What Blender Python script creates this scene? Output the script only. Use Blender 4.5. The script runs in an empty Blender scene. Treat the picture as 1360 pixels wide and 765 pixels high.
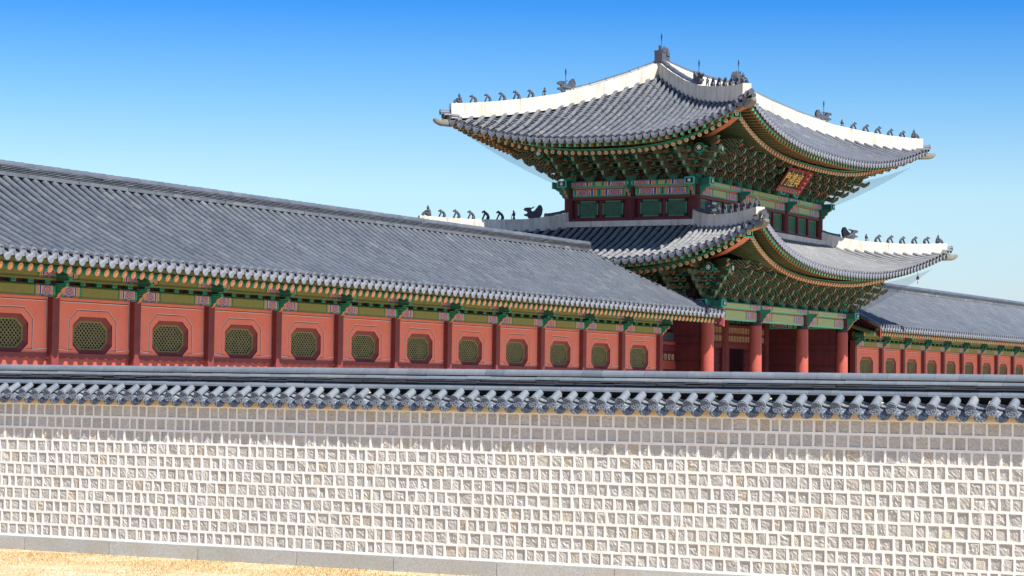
import bpy, math, random
import numpy as np
from mathutils import Matrix, Vector
R = math.radians
random.seed(7)
rng = np.random.default_rng(11)
SC = bpy.context.scene
COL = SC.collection

# ------------------------------------------------------------------ camera
cam = bpy.data.cameras.new('camera')
cam.sensor_width = 36.0
cam.lens = 81.37
cam.clip_start = 0.5
cam.clip_end = 6000
camo = bpy.data.objects.new('camera', cam)
COL.objects.link(camo)
camo.matrix_world = Matrix((
    (0.4671627, -0.0432346, -0.8831137, -89.791),
    (-0.8840666, -0.0074687, -0.4673012, -38.806),
    (0.0136078, 0.9990370, -0.0417114, 3.2),
    (0, 0, 0, 1)))
SC.camera = camo

# ------------------------------------------------------------------ sky and sun
SUN_EL, SUN_A = R(49.7), R(15.5)
SUN = Vector((-math.sin(SUN_A) * math.cos(SUN_EL), -math.cos(SUN_A) * math.cos(SUN_EL), math.sin(SUN_EL)))
world = bpy.data.worlds.new('World')
SC.world = world
world.use_nodes = True
wt = world.node_tree
wt.nodes.clear()
sky = wt.nodes.new('ShaderNodeTexSky')
sky.sky_type = 'NISHITA'
sky.sun_disc = False
sky.sun_elevation = SUN_EL
sky.sun_rotation = math.atan2(SUN.x, SUN.y)
sky.air_density = 1.0
sky.dust_density = 0.6
sky.ozone_density = 2.0
bg = wt.nodes.new('ShaderNodeBackground')
bg.inputs['Strength'].default_value = 0.08
wo = wt.nodes.new('ShaderNodeOutputWorld')
# clear polarised autumn sky: pale at the horizon, deepening fast with height
tcw = wt.nodes.new('ShaderNodeTexCoord')
spw = wt.nodes.new('ShaderNodeSeparateXYZ')
wt.links.new(tcw.outputs['Generated'], spw.inputs[0])
crw = wt.nodes.new('ShaderNodeValToRGB')
cr_ = crw.color_ramp
while len(cr_.elements) > 1:
    cr_.elements.remove(cr_.elements[-1])
for i_, (p_, c_) in enumerate(((0.0, (0.66, 0.76, 1.05)), (0.04, (0.77, 0.86, 1.05)), (0.083, (0.79, 0.93, 1.02)), (0.10, (0.66, 0.85, 1.0)), (0.123, (0.44, 0.74, 1.0)), (0.165, (0.115, 0.49, 1.0)), (0.3, (0.14, 0.46, 1.0)), (0.6, (0.5, 0.82, 1.0)), (1.0, (0.6, 0.88, 1.0)))):
    e_ = cr_.elements[0] if i_ == 0 else cr_.elements.new(p_)
    e_.position = p_
    e_.color = (*c_, 1)
wt.links.new(spw.outputs[2], crw.inputs[0])
mxw = wt.nodes.new('ShaderNodeMix')
mxw.data_type = 'RGBA'
mxw.blend_type = 'MULTIPLY'
mxw.inputs[0].default_value = 1.0
wt.links.new(sky.outputs[0], mxw.inputs[6])
wt.links.new(crw.outputs[0], mxw.inputs[7])
wt.links.new(mxw.outputs[2], bg.inputs[0])
wt.links.new(bg.outputs[0], wo.inputs[0])
sl = bpy.data.lights.new('sun', 'SUN')
sl.energy = 5.0
sl.angle = R(0.53)
sl.color = (1.0, 0.95, 0.86)
so = bpy.data.objects.new('sun', sl)
COL.objects.link(so)
so.rotation_euler = SUN.to_track_quat('Z', 'Y').to_euler()
so.location = (0, 0, 60)

SC.view_settings.view_transform = 'Standard'
SC.view_settings.look = 'None'
SC.view_settings.gamma = 1.0
SC.view_settings.exposure = 1.0
SC.view_settings.use_curve_mapping = False
SC.render.engine = 'CYCLES'
SC.cycles.max_bounces = 6
SC.cycles.diffuse_bounces = 4
SC.cycles.transparent_max_bounces = 8

# ------------------------------------------------------------------ materials
MATS = {}


class NT:
    """small helper round one material's node tree"""

    def __init__(self, name, rough=0.6, spec=0.3):
        m = bpy.data.materials.new(name)
        m.use_nodes = True
        self.m = m
        self.t = m.node_tree
        self.b = self.t.nodes['Principled BSDF']
        self.b.inputs['Roughness'].default_value = rough
        self.b.inputs['Specular IOR Level'].default_value = spec
        MATS[name] = m

    def n(self, kind, **kw):
        nd = self.t.nodes.new('ShaderNode' + kind)
        for k, v in kw.items():
            if hasattr(nd, k):
                setattr(nd, k, v)
            else:
                nd.inputs[k].default_value = v
        return nd

    def l(self, a, b):
        self.t.links.new(a, b)

    def coord(self, out='Object'):
        return self.n('TexCoord').outputs[out]

    def noise(self, scale, detail=4, rough=0.55, vec=None, mapping=None):
        nd = self.n('TexNoise')
        nd.inputs['Scale'].default_value = scale
        nd.inputs['Detail'].default_value = detail
        nd.inputs['Roughness'].default_value = rough
        v = vec or self.coord()
        if mapping:
            mp = self.n('Mapping')
            mp.inputs['Scale'].default_value = mapping
            self.l(v, mp.inputs[0])
            v = mp.outputs[0]
        self.l(v, nd.inputs['Vector'])
        return nd.outputs['Fac']

    def ramp(self, fac, stops, mode='LINEAR'):
        r = self.n('ValToRGB')
        cr = r.color_ramp
        cr.interpolation = mode
        while len(cr.elements) > 1:
            cr.elements.remove(cr.elements[-1])
        for i, (p, c) in enumerate(stops):
            e = cr.elements[0] if i == 0 else cr.elements.new(p)
            e.position = p
            e.color = (c[0], c[1], c[2], 1) if len(c) == 3 else c
        self.l(fac, r.inputs[0])
        return r.outputs['Color']

    def mix(self, fac, a, b, blend='MIX'):
        nd = self.n('Mix')
        nd.data_type = 'RGBA'
        nd.blend_type = blend
        for sock, val in ((nd.inputs[0], fac), (nd.inputs[6], a), (nd.inputs[7], b)):
            if isinstance(val, (int, float)):
                sock.default_value = val
            elif isinstance(val, tuple):
                sock.default_value = (val[0], val[1], val[2], 1)
            else:
                self.l(val, sock)
        return nd.outputs[2]

    def math(self, op, a, b=None, c=None):
        nd = self.n('Math')
        nd.operation = op
        for i, v in enumerate((a, b, c)):
            if v is None:
                continue
            if isinstance(v, (int, float)):
                nd.inputs[i].default_value = v
            else:
                self.l(v, nd.inputs[i])
        return nd.outputs[0]

    def bump(self, h, strength=0.3, dist=0.02):
        b = self.n('Bump')
        b.inputs['Strength'].default_value = strength
        b.inputs['Distance'].default_value = dist
        self.l(h, b.inputs['Height'])
        self.l(b.outputs[0], self.b.inputs['Normal'])

    def color(self, c):
        if isinstance(c, tuple):
            self.b.inputs['Base Color'].default_value = (c[0], c[1], c[2], 1)
        else:
            self.l(c, self.b.inputs['Base Color'])


def paint(name, c, rough=0.55, var=0.25, scale=2.2, spec=0.25, bump=0.15):
    """worn paint: colour drifts a little, fine grain in the bump"""
    t = NT(name, rough, spec)
    n1 = t.noise(scale, 5, 0.6)
    n2 = t.noise(scale * 9, 3, 0.6)
    lo = tuple(x * (1 - var) for x in c)
    hi = tuple(min(1, x * (1 + var)) for x in c)
    col = t.ramp(n1, [(0.3, lo), (0.7, hi)])
    col = t.mix(0.35, col, t.ramp(n2, [(0.35, tuple(x * 0.8 for x in c)), (0.7, hi)]))
    t.color(col)
    if bump:
        t.bump(n2, bump, 0.004)
    return t.m


def tile_mat(name, lo, mid, hi, rough=0.5, spec=0.35):
    t = NT(name, rough, spec)
    a = t.n('Attribute')
    a.attribute_name = 'tone'
    base = t.ramp(a.outputs['Fac'], [(0.0, lo), (0.55, mid), (0.9, hi), (1.0, tuple(min(1, x * 1.35) for x in hi))])
    n = t.noise(9, 5, 0.65)
    n2 = t.noise(0.6, 3, 0.5)
    col = t.mix(t.ramp(n, [(0.5, (0, 0, 0)), (0.78, (0.3, 0.3, 0.3))]), base, tuple(min(1, x * 1.5) for x in hi))
    col = t.mix(0.5, col, t.ramp(n2, [(0.3, (0.75, 0.75, 0.78)), (0.7, (1.0, 1.0, 1.0))]), 'MULTIPLY')
    t.color(col)
    t.bump(t.noise(45, 3, 0.6), 0.15, 0.003)
    return t.m


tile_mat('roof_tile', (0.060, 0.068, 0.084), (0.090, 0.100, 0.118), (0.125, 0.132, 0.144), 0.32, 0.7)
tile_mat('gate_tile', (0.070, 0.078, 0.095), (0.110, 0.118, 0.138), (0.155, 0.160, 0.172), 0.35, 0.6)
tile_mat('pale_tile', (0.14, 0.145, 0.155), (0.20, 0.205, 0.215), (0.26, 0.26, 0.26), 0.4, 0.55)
tile_mat('trough_tile', (0.045, 0.05, 0.062), (0.075, 0.08, 0.095), (0.14, 0.14, 0.145), 0.65, 0.2)
tile_mat('wall_tile', (0.098, 0.118, 0.146), (0.138, 0.158, 0.186), (0.172, 0.188, 0.208), 0.55, 0.32)


def emblem_mat(name, lo, hi):
    """moulded tile end: ring and petals pressed into the clay, as height and as darker colour in the hollows"""
    t = NT(name, 0.6, 0.3)
    uv = t.n('UVMap')
    sp = t.n('SeparateXYZ')
    t.l(uv.outputs[0], sp.inputs[0])
    x, y = sp.outputs[0], sp.outputs[1]
    r = t.math('SQRT', t.math('ADD', t.math('MULTIPLY', x, x), t.math('MULTIPLY', y, y)))
    an = t.math('ARCTAN2', y, x)
    pet = t.math('SINE', t.math('MULTIPLY', an, 8.0))
    rings = t.math('SINE', t.math('MULTIPLY', r, 17.0))
    h = t.math('MULTIPLY', t.math('ADD', pet, rings), 0.25)
    h = t.math('ADD', h, 0.5)
    t.color(t.mix(t.noise(30, 3), t.ramp(h, [(0.25, lo), (0.7, hi)]), t.ramp(h, [(0.2, tuple(v * 0.8 for v in lo)), (0.75, tuple(v * 1.1 for v in hi))])))
    t.bump(h, 0.8, 0.012)
    return t.m


emblem_mat('tile_end', (0.085, 0.105, 0.145), (0.175, 0.205, 0.255))
paint('roof_tile_end', (0.14, 0.15, 0.18), 0.6, 0.25, 6)

# plaster of the ridges: lime white with grey-brown rain streaks that have their own shape
t = NT('lime_plaster', 0.8, 0.1)
n1 = t.noise(1.1, 5, 0.6)
n2 = t.noise(1.3, 6, 0.72, mapping=(4.0, 4.0, 0.6))
n3 = t.noise(7, 4, 0.7)
c = t.ramp(n1, [(0.3, (0.50, 0.46, 0.39)), (0.65, (0.62, 0.585, 0.52))])
c = t.mix(t.ramp(n2, [(0.47, (0, 0, 0)), (0.72, (0.8, 0.8, 0.8))]), c, (0.30, 0.25, 0.19))
c = t.mix(t.ramp(n3, [(0.6, (0, 0, 0)), (0.8, (0.5, 0.5, 0.5))]), c, (0.36, 0.33, 0.28))
t.color(c)
t.bump(n3, 0.25, 0.01)

paint('pale_edge_paint', (0.17, 0.25, 0.15), 0.6, 0.2, 6)
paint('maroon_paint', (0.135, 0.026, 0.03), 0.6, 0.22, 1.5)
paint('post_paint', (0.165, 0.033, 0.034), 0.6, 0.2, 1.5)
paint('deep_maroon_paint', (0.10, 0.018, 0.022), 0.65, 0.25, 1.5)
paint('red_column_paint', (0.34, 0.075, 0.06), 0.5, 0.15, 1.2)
paint('neck_paint', (0.03, 0.032, 0.05), 0.6, 0.2, 3)
paint('dark_green_paint', (0.020, 0.105, 0.074), 0.6, 0.3, 3)
paint('teal_paint', (0.03, 0.30, 0.20), 0.55, 0.25, 3)
paint('bright_teal_paint', (0.06, 0.46, 0.34), 0.5, 0.2, 3)
paint('olive_paint', (0.155, 0.165, 0.05), 0.6, 0.25, 2.5)
paint('rafter_paint', (0.08, 0.105, 0.05), 0.6, 0.3, 3)
paint('soffit_paint', (0.10, 0.05, 0.025), 0.7, 0.3, 3)
paint('rafter_end_paint', (0.66, 0.25, 0.17), 0.55, 0.2, 4)
paint('salmon_paint', (0.52, 0.16, 0.08), 0.55, 0.2, 4)
paint('cream_paint', (0.52, 0.36, 0.22), 0.6, 0.2, 6)
paint('white_paint', (0.72, 0.74, 0.72), 0.6, 0.1, 6)
paint('black_paint', (0.012, 0.014, 0.016), 0.55, 0.3, 6)
paint('orange_paint', (0.62, 0.24, 0.03), 0.55, 0.2, 5)
paint('blue_paint', (0.03, 0.05, 0.36), 0.55, 0.2, 5)
paint('frame_red_paint', (0.32, 0.085, 0.06), 0.5, 0.2, 5)
paint('red_paint', (0.30, 0.020, 0.024), 0.5, 0.2, 5)
paint('gold_paint', (0.72, 0.42, 0.06), 0.4, 0.15, 8, 0.5)
paint('window_green_paint', (0.07, 0.20, 0.125), 0.6, 0.25, 4)
paint('olive_lattice_paint', (0.17, 0.16, 0.075), 0.6, 0.25, 5)
paint('lattice_rim_paint', (0.15, 0.15, 0.05), 0.6, 0.25, 5)
paint('dark_recess', (0.018, 0.016, 0.014), 0.9, 0.3, 3)
paint('window_paper', (0.012, 0.013, 0.008), 0.9, 0.3, 3)
paint('bronze', (0.20, 0.06, 0.05), 0.45, 0.3, 8)
paint('iron', (0.02, 0.03, 0.06), 0.5, 0.3, 8)
paint('clay', (0.060, 0.066, 0.085), 0.75, 0.45, 7, 0.25, 0.6)
paint('pale_clay', (0.17, 0.16, 0.14), 0.8, 0.25, 5, 0.2, 0.5)

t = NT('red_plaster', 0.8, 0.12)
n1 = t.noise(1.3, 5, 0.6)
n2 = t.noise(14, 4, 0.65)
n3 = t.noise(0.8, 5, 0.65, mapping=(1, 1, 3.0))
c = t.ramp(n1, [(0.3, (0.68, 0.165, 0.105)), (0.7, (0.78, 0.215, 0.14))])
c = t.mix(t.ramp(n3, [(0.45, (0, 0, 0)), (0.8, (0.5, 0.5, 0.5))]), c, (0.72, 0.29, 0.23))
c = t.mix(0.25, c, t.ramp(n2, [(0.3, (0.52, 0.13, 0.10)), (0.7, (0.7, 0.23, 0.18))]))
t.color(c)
t.bump(n2, 0.25, 0.006)

t = NT('granite_stone', 0.85, 0.15)
a = t.n('Attribute')
a.attribute_name = 'tone'
base = t.ramp(a.outputs['Fac'], [(0.0, (0.47, 0.445, 0.405)), (0.5, (0.57, 0.545, 0.50)), (0.8, (0.65, 0.62, 0.575)), (0.93, (0.62, 0.545, 0.44)), (1.0, (0.54, 0.46, 0.36))])
n1 = t.noise(70, 4, 0.7)
n2 = t.noise(24, 5, 0.75)
c = t.mix(t.ramp(n1, [(0.40, (0.8, 0.8, 0.8)), (0.56, (0, 0, 0))]), base, (0.34, 0.315, 0.285))
c = t.mix(t.ramp(n2, [(0.5, (0, 0, 0)), (0.75, (0.6, 0.6, 0.6))]), c, (0.70, 0.675, 0.635))
t.color(c)
t.bump(t.math('ADD', n2, t.math('MULTIPLY', n1, 0.4)), 0.4, 0.02)

t = NT('lime_mortar', 0.85, 0.1)
n1 = t.noise(1.2, 5, 0.6)
n2 = t.noise(22, 4, 0.7)
c = t.ramp(n1, [(0.3, (0.81, 0.795, 0.75)), (0.7, (0.88, 0.87, 0.83))])
c = t.mix(t.ramp(n2, [(0.52, (0, 0, 0)), (0.8, (0.5, 0.5, 0.5))]), c, (0.58, 0.50, 0.42))
t.color(c)
t.bump(n2, 0.3, 0.008)

t = NT('tan_plaster', 0.85, 0.1)
n1 = t.noise(1.6, 5, 0.6)
n2 = t.noise(20, 4, 0.7)
c = t.ramp(n1, [(0.3, (0.55, 0.42, 0.27)), (0.7, (0.66, 0.54, 0.38))])
t.color(t.mix(0.3, c, t.ramp(n2, [(0.3, (0.45, 0.34, 0.22)), (0.7, (0.7, 0.58, 0.42))])))
t.bump(n2, 0.3, 0.008)

t = NT('plinth_granite', 0.8, 0.2)
a = t.n('Attribute')
a.attribute_name = 'tone'
base = t.ramp(a.outputs['Fac'], [(0.0, (0.44, 0.445, 0.42)), (1.0, (0.54, 0.54, 0.51))])
n1 = t.noise(75, 3, 0.7)
n2 = t.noise(2.0, 5, 0.6)
c = t.mix(t.ramp(n1, [(0.40, (0.7, 0.7, 0.7)), (0.55, (0, 0, 0))]), base, (0.24, 0.24, 0.22))
c = t.mix(t.ramp(n2, [(0.45, (0, 0, 0)), (0.75, (0.6, 0.6, 0.6))]), c, (0.42, 0.37, 0.28))
t.color(c)
t.bump(n1, 0.35, 0.008)

t = NT('dry_ground', 0.95, 0.05)
n1 = t.noise(0.55, 6, 0.65)
n2 = t.noise(9, 6, 0.75)
n3 = t.noise(2.4, 5, 0.7, mapping=(1, 2.2, 1))
c = t.ramp(n1, [(0.3, (0.42, 0.30, 0.17)), (0.7, (0.52, 0.42, 0.28))])
c = t.mix(t.ramp(n3, [(0.48, (0, 0, 0)), (0.66, (0.9, 0.9, 0.9))]), c, (0.60, 0.52, 0.40))
c = t.mix(t.ramp(n2, [(0.5, (0, 0, 0)), (0.7, (0.7, 0.7, 0.7))]), c, (0.42, 0.25, 0.10))
t.color(c)
t.bump(n2, 0.8, 0.03)

t = NT('courtyard_soil', 0.95, 0.05)
n1 = t.noise(0.7, 6, 0.65)
t.color(t.ramp(n1, [(0.3, (0.45, 0.36, 0.25)), (0.7, (0.58, 0.49, 0.37))]))
t.bump(t.noise(12, 5, 0.7), 0.6, 0.02)

t = NT('dry_blade', 0.8, 0.1)
a = t.n('Attribute')
a.attribute_name = 'tone'
t.color(t.ramp(a.outputs['Fac'], [(0.0, (0.36, 0.21, 0.075)), (0.5, (0.48, 0.32, 0.14)), (0.9, (0.58, 0.44, 0.25)), (0.93, (0.20, 0.26, 0.05)), (1.0, (0.15, 0.24, 0.04))]))

# bird net: fine threads, mostly holes
t = NT('bird_net_thread', 0.7, 0.1)
t.color((0.30, 0.50, 0.90))
uv = t.n('UVMap')
wv = [t.n('TexWave'), t.n('TexWave')]
for w_, dr_ in zip(wv, ('X', 'Z')):
    w_.bands_direction = dr_
    w_.inputs['Scale'].default_value = 14.0
    w_.inputs['Distortion'].default_value = 0.6
    t.l(t.coord(), w_.inputs['Vector'])
t.l(t.math('ADD', t.math('MULTIPLY', t.math('MAXIMUM', wv[0].outputs['Fac'], wv[1].outputs['Fac']), 0.30), 0.08), t.b.inputs['Alpha'])

# painted beam: UV x runs in metres from the nearer end, y from -1 to 1 across the height
def beam_mat(name, panel, edge, k=1.0, th=0.86):
    t = NT(name, 0.55, 0.2)
    uv = t.n('UVMap')
    sp = t.n('SeparateXYZ')
    t.l(uv.outputs[0], sp.inputs[0])
    u, v = t.math('MULTIPLY', sp.outputs[0], k), sp.outputs[1]
    bands = t.ramp(t.math('MULTIPLY', u, 0.8), [
        (0.0, edge), (0.045, (0.02, 0.22, 0.14)), (0.075, (0.60, 0.45, 0.32)), (0.10, (0.05, 0.06, 0.40)),
        (0.38, (0.66, 0.60, 0.50)), (0.40, (0.03, 0.05, 0.36)), (0.445, (0.66, 0.58, 0.48)), (0.46, (0.58, 0.20, 0.04)),
        (0.51, (0.64, 0.42, 0.25)), (0.525, (0.03, 0.30, 0.20)), (0.57, (0.015, 0.02, 0.02)), (0.583, panel)], 'CONSTANT')
    du = t.math('SUBTRACT', u, 0.30)
    dv = t.math('MULTIPLY', v, 0.20)
    an = t.math('ARCTAN2', dv, du)
    r = t.math('SQRT', t.math('ADD', t.math('MULTIPLY', du, du), t.math('MULTIPLY', dv, dv)))
    r = t.math('ADD', r, t.math('MULTIPLY', t.math('SINE', t.math('MULTIPLY', an, 7.0)), 0.014))
    fl = t.ramp(t.math('MULTIPLY', r, 5.0), [
        (0.0, (0.60, 0.30, 0.04)), (0.14, (0.50, 0.05, 0.04)), (0.32, (0.66, 0.60, 0.55)), (0.40, (0.03, 0.05, 0.36)),
        (0.60, (0.62, 0.55, 0.48)), (0.68, (0.55, 0.09, 0.05)), (0.86, (0.60, 0.50, 0.40))], 'CONSTANT')
    inside = t.math('LESS_THAN', r, 0.19)
    c = t.mix(inside, bands, fl)
    av = t.math('ABSOLUTE', v)
    line = t.math('GREATER_THAN', av, th)
    c = t.mix(line, c, edge)
    lin2 = t.math('MULTIPLY', t.math('GREATER_THAN', av, th - 0.10), t.math('LESS_THAN', av, th))
    c = t.mix(t.math('MULTIPLY', lin2, 0.7), c, (0.02, 0.06, 0.04))
    nz = t.noise(5, 5, 0.65)
    c = t.mix(0.35, c, t.ramp(nz, [(0.3, (0.55, 0.55, 0.5)), (0.7, (1, 1, 1))]), 'MULTIPLY')
    t.color(c)
    t.bump(t.noise(20, 3), 0.12, 0.004)


beam_mat('painted_beam', (0.34, 0.40, 0.19), (0.09, 0.42, 0.29), 0.62)
beam_mat('painted_beam_olive', (0.22, 0.22, 0.062), (0.05, 0.34, 0.20), 0.95, 0.93)

# bracket board: green with paler scroll outlines
t = NT('bracket_paint', 0.6, 0.2)
w = t.n('TexWave')
w.wave_type = 'RINGS'
w.inputs['Scale'].default_value = 3.2
w.inputs['Distortion'].default_value = 5.0
w.inputs['Detail'].default_value = 1.0
w.inputs['Detail Scale'].default_value = 1.6
t.l(t.coord(), w.inputs['Vector'])
c = t.ramp(w.outputs['Fac'], [(0.0, (0.010, 0.050, 0.036)), (0.55, (0.018, 0.095, 0.068)), (0.72, (0.03, 0.30, 0.20)), (0.82, (0.02, 0.10, 0.07)), (0.93, (0.30, 0.08, 0.045)), (1.0, (0.50, 0.15, 0.08))])
t.color(c)

t = NT('scroll_paint', 0.6, 0.2)
w = t.n('TexWave')
w.wave_type = 'RINGS'
w.inputs['Scale'].default_value = 7.0
w.inputs['Distortion'].default_value = 4.0
w.inputs['Detail'].default_value = 1.0
t.l(t.coord(), w.inputs['Vector'])
t.color(t.ramp(w.outputs['Fac'], [(0.0, (0.02, 0.06, 0.045)), (0.45, (0.02, 0.10, 0.07)), (0.6, (0.03, 0.33, 0.23)), (1.0, (0.05, 0.40, 0.28))]))

# painted filler panel between the brackets
t = NT('filler_panel_paint', 0.65, 0.15)
vo = t.n('TexVoronoi')
vo.inputs['Scale'].default_value = 5.5
t.l(t.coord(), vo.inputs['Vector'])
t.color(t.ramp(vo.outputs['Distance'], [(0.0, (0.30, 0.07, 0.04)), (0.16, (0.10, 0.02, 0.02)), (0.36, (0.02, 0.10, 0.07)), (0.5, (0.04, 0.012, 0.012)), (0.8, (0.03, 0.012, 0.012))]))


# ------------------------------------------------------------------ mesh helpers
class MB:
    def __init__(self):
        self.v, self.f, self.mi, self.tone, self.uv = [], [], [], [], []
        self.mats = []

    def mat(self, name):
        if name not in self.mats:
            self.mats.append(name)
        return self.mats.index(name)

    def face(self, pts, mat, tone=0.5, uv=None):
        b = len(self.v)
        self.v.extend([tuple(p) for p in pts])
        self.f.append(tuple(range(b, b + len(pts))))
        self.mi.append(self.mat(mat))
        self.tone.append(tone)
        self.uv.append(uv)

    def grid(self, rows, mat, tone=0.5, closed=False):
        """rows: list of lists of points; shared verts"""
        b = len(self.v)
        n = len(rows[0])
        for r in rows:
            self.v.extend([tuple(p) for p in r])
        k = self.mat(mat)
        for i in range(len(rows) - 1):
            for j in range(n if closed else n - 1):
                j2 = (j + 1) % n
                self.f.append((b + i * n + j, b + i * n + j2, b + (i + 1) * n + j2, b + (i + 1) * n + j))
                self.mi.append(k)
                self.tone.append(tone)
                self.uv.append(None)

    def box(self, c, s, mat, ax=None, mats=None, tone=0.5):
        """c centre, s full sizes, ax three unit vectors; mats {face: mat}, faces -x +x -y +y -z +z"""
        c = Vector(c)
        ax = ax or (Vector((1, 0, 0)), Vector((0, 1, 0)), Vector((0, 0, 1)))
        h = [Vector(a) * (d / 2) for a, d in zip(ax, s)]
        P = [c + h[0] * x + h[1] * y + h[2] * z for x in (-1, 1) for y in (-1, 1) for z in (-1, 1)]
        F = {'-x': (0, 1, 3, 2), '+x': (4, 6, 7, 5), '-y': (0, 4, 5, 1), '+y': (2, 3, 7, 6), '-z': (0, 2, 6, 4), '+z': (1, 5, 7, 3)}
        for k, f in F.items():
            self.face([P[i] for i in f], (mats or {}).get(k, mat), tone)

    def bar(self, a, b, w, h, mat, mats=None, up=(0, 0, 1)):
        """box from a to b; local x runs along it, '+x' is the end at b"""
        a, b = Vector(a), Vector(b)
        d = (b - a)
        L = d.length
        d.normalize()
        y = Vector(up).cross(d)
        if y.length < 1e-5:
            y = Vector((1, 0, 0)).cross(d)
        y.normalize()
        z = d.cross(y)
        self.box((a + b) / 2, (L, w, h), mat, (d, y, z), mats)

    def tube(self, pts, radii, mat, n=8, cap=True, tone=0.5):
        pts = [Vector(p) for p in pts]
        if not hasattr(radii, '__len__'):
            radii = [radii] * len(pts)
        rows = []
        ref = None
        for i, p in enumerate(pts):
            d = (pts[min(i + 1, len(pts) - 1)] - pts[max(i - 1, 0)])
            if d.length < 1e-9:
                d = Vector((0, 0, 1))
            d.normalize()
            if ref is None:
                ref = Vector((0, 0, 1)) if abs(d.z) < 0.9 else Vector((1, 0, 0))
            x = ref.cross(d)
            x.normalize()
            y = d.cross(x)
            ref = y if abs(y.dot(d)) < 0.5 else ref
            rows.append([p + (x * math.cos(2 * math.pi * k / n) + y * math.sin(2 * math.pi * k / n)) * radii[i] for k in range(n)])
        self.grid(rows, mat, tone, closed=True)
        if cap:
            self.face(rows[0][::-1], mat, tone)
            self.face(rows[-1], mat, tone)

    def prism(self, poly, a, b, mat, edge_mat=None):
        """poly: list of 3D points (planar), extruded from offset a to offset b (vectors)"""
        a, b = Vector(a), Vector(b)
        P = [Vector(p) for p in poly]
        self.face([p + a for p in P][::-1], mat)
        self.face([p + b for p in P], mat)
        em = edge_mat or mat
        for i in range(len(P)):
            q = (i + 1) % len(P)
            m = em(i) if callable(em) else em
            self.face([P[i] + a, P[q] + a, P[q] + b, P[i] + b], m)

    def mesh(self, name, smooth=False):
        me = bpy.data.meshes.new(name)
        me.from_pydata(self.v, [], self.f)
        for m in self.mats:
            me.materials.append(MATS[m])
        me.polygons.foreach_set('material_index', self.mi)
        at = me.attributes.new('tone', 'FLOAT', 'FACE')
        at.data.foreach_set('value', self.tone)
        if any(u is not None for u in self.uv):
            ul = me.uv_layers.new(name='UVMap')
            buf = []
            for f, u in zip(self.f, self.uv):
                for i in range(len(f)):
                    buf.extend(u[i] if u else (0.0, 0.0))
            ul.data.foreach_set('uv', buf)
        if smooth:
            me.polygons.foreach_set('use_smooth', [True] * len(me.polygons))
        me.update()
        return me

    def build(self, name, parent=None, smooth=False, fix=False):
        me = self.mesh(name, smooth)
        if fix:
            fix_normals(me)
        return link(name, me, parent)


def fix_normals(me):
    import bmesh
    bm = bmesh.new()
    bm.from_mesh(me)
    bmesh.ops.remove_doubles(bm, verts=bm.verts, dist=1e-5)
    bmesh.ops.recalc_face_normals(bm, faces=bm.faces)
    bm.to_mesh(me)
    bm.free()


def link(name, data, parent=None, loc=None, rot=None):
    o = bpy.data.objects.new(name, data)
    COL.objects.link(o)
    if parent:
        o.parent = parent
    if loc is not None:
        o.location = loc
    if rot is not None:
        o.rotation_euler = rot
    return o


def tag(o, label=None, cat=None, group=None, kind=None):
    if label:
        o['label'] = label
    if cat:
        o['category'] = cat
    if group:
        o['group'] = group
    if kind:
        o['kind'] = kind
    return o


def thing(name, label, cat, loc=(0, 0, 0), rz=0, group=None):
    o = link(name, None, None, loc, (0, 0, rz))
    o.empty_display_size = 0.2
    return tag(o, label, cat, group)


def copy_tree(o, parent=None):
    c = o.copy()
    COL.objects.link(c)
    if parent:
        c.parent = parent
    for ch in list(o.children):
        copy_tree(ch, c)
    return c


def V(*a):
    return Vector(a)


def lerp(a, b, t):
    return a + (b - a) * t


def interp(x, xs, ys):
    return float(np.interp(x, xs, ys))


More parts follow.
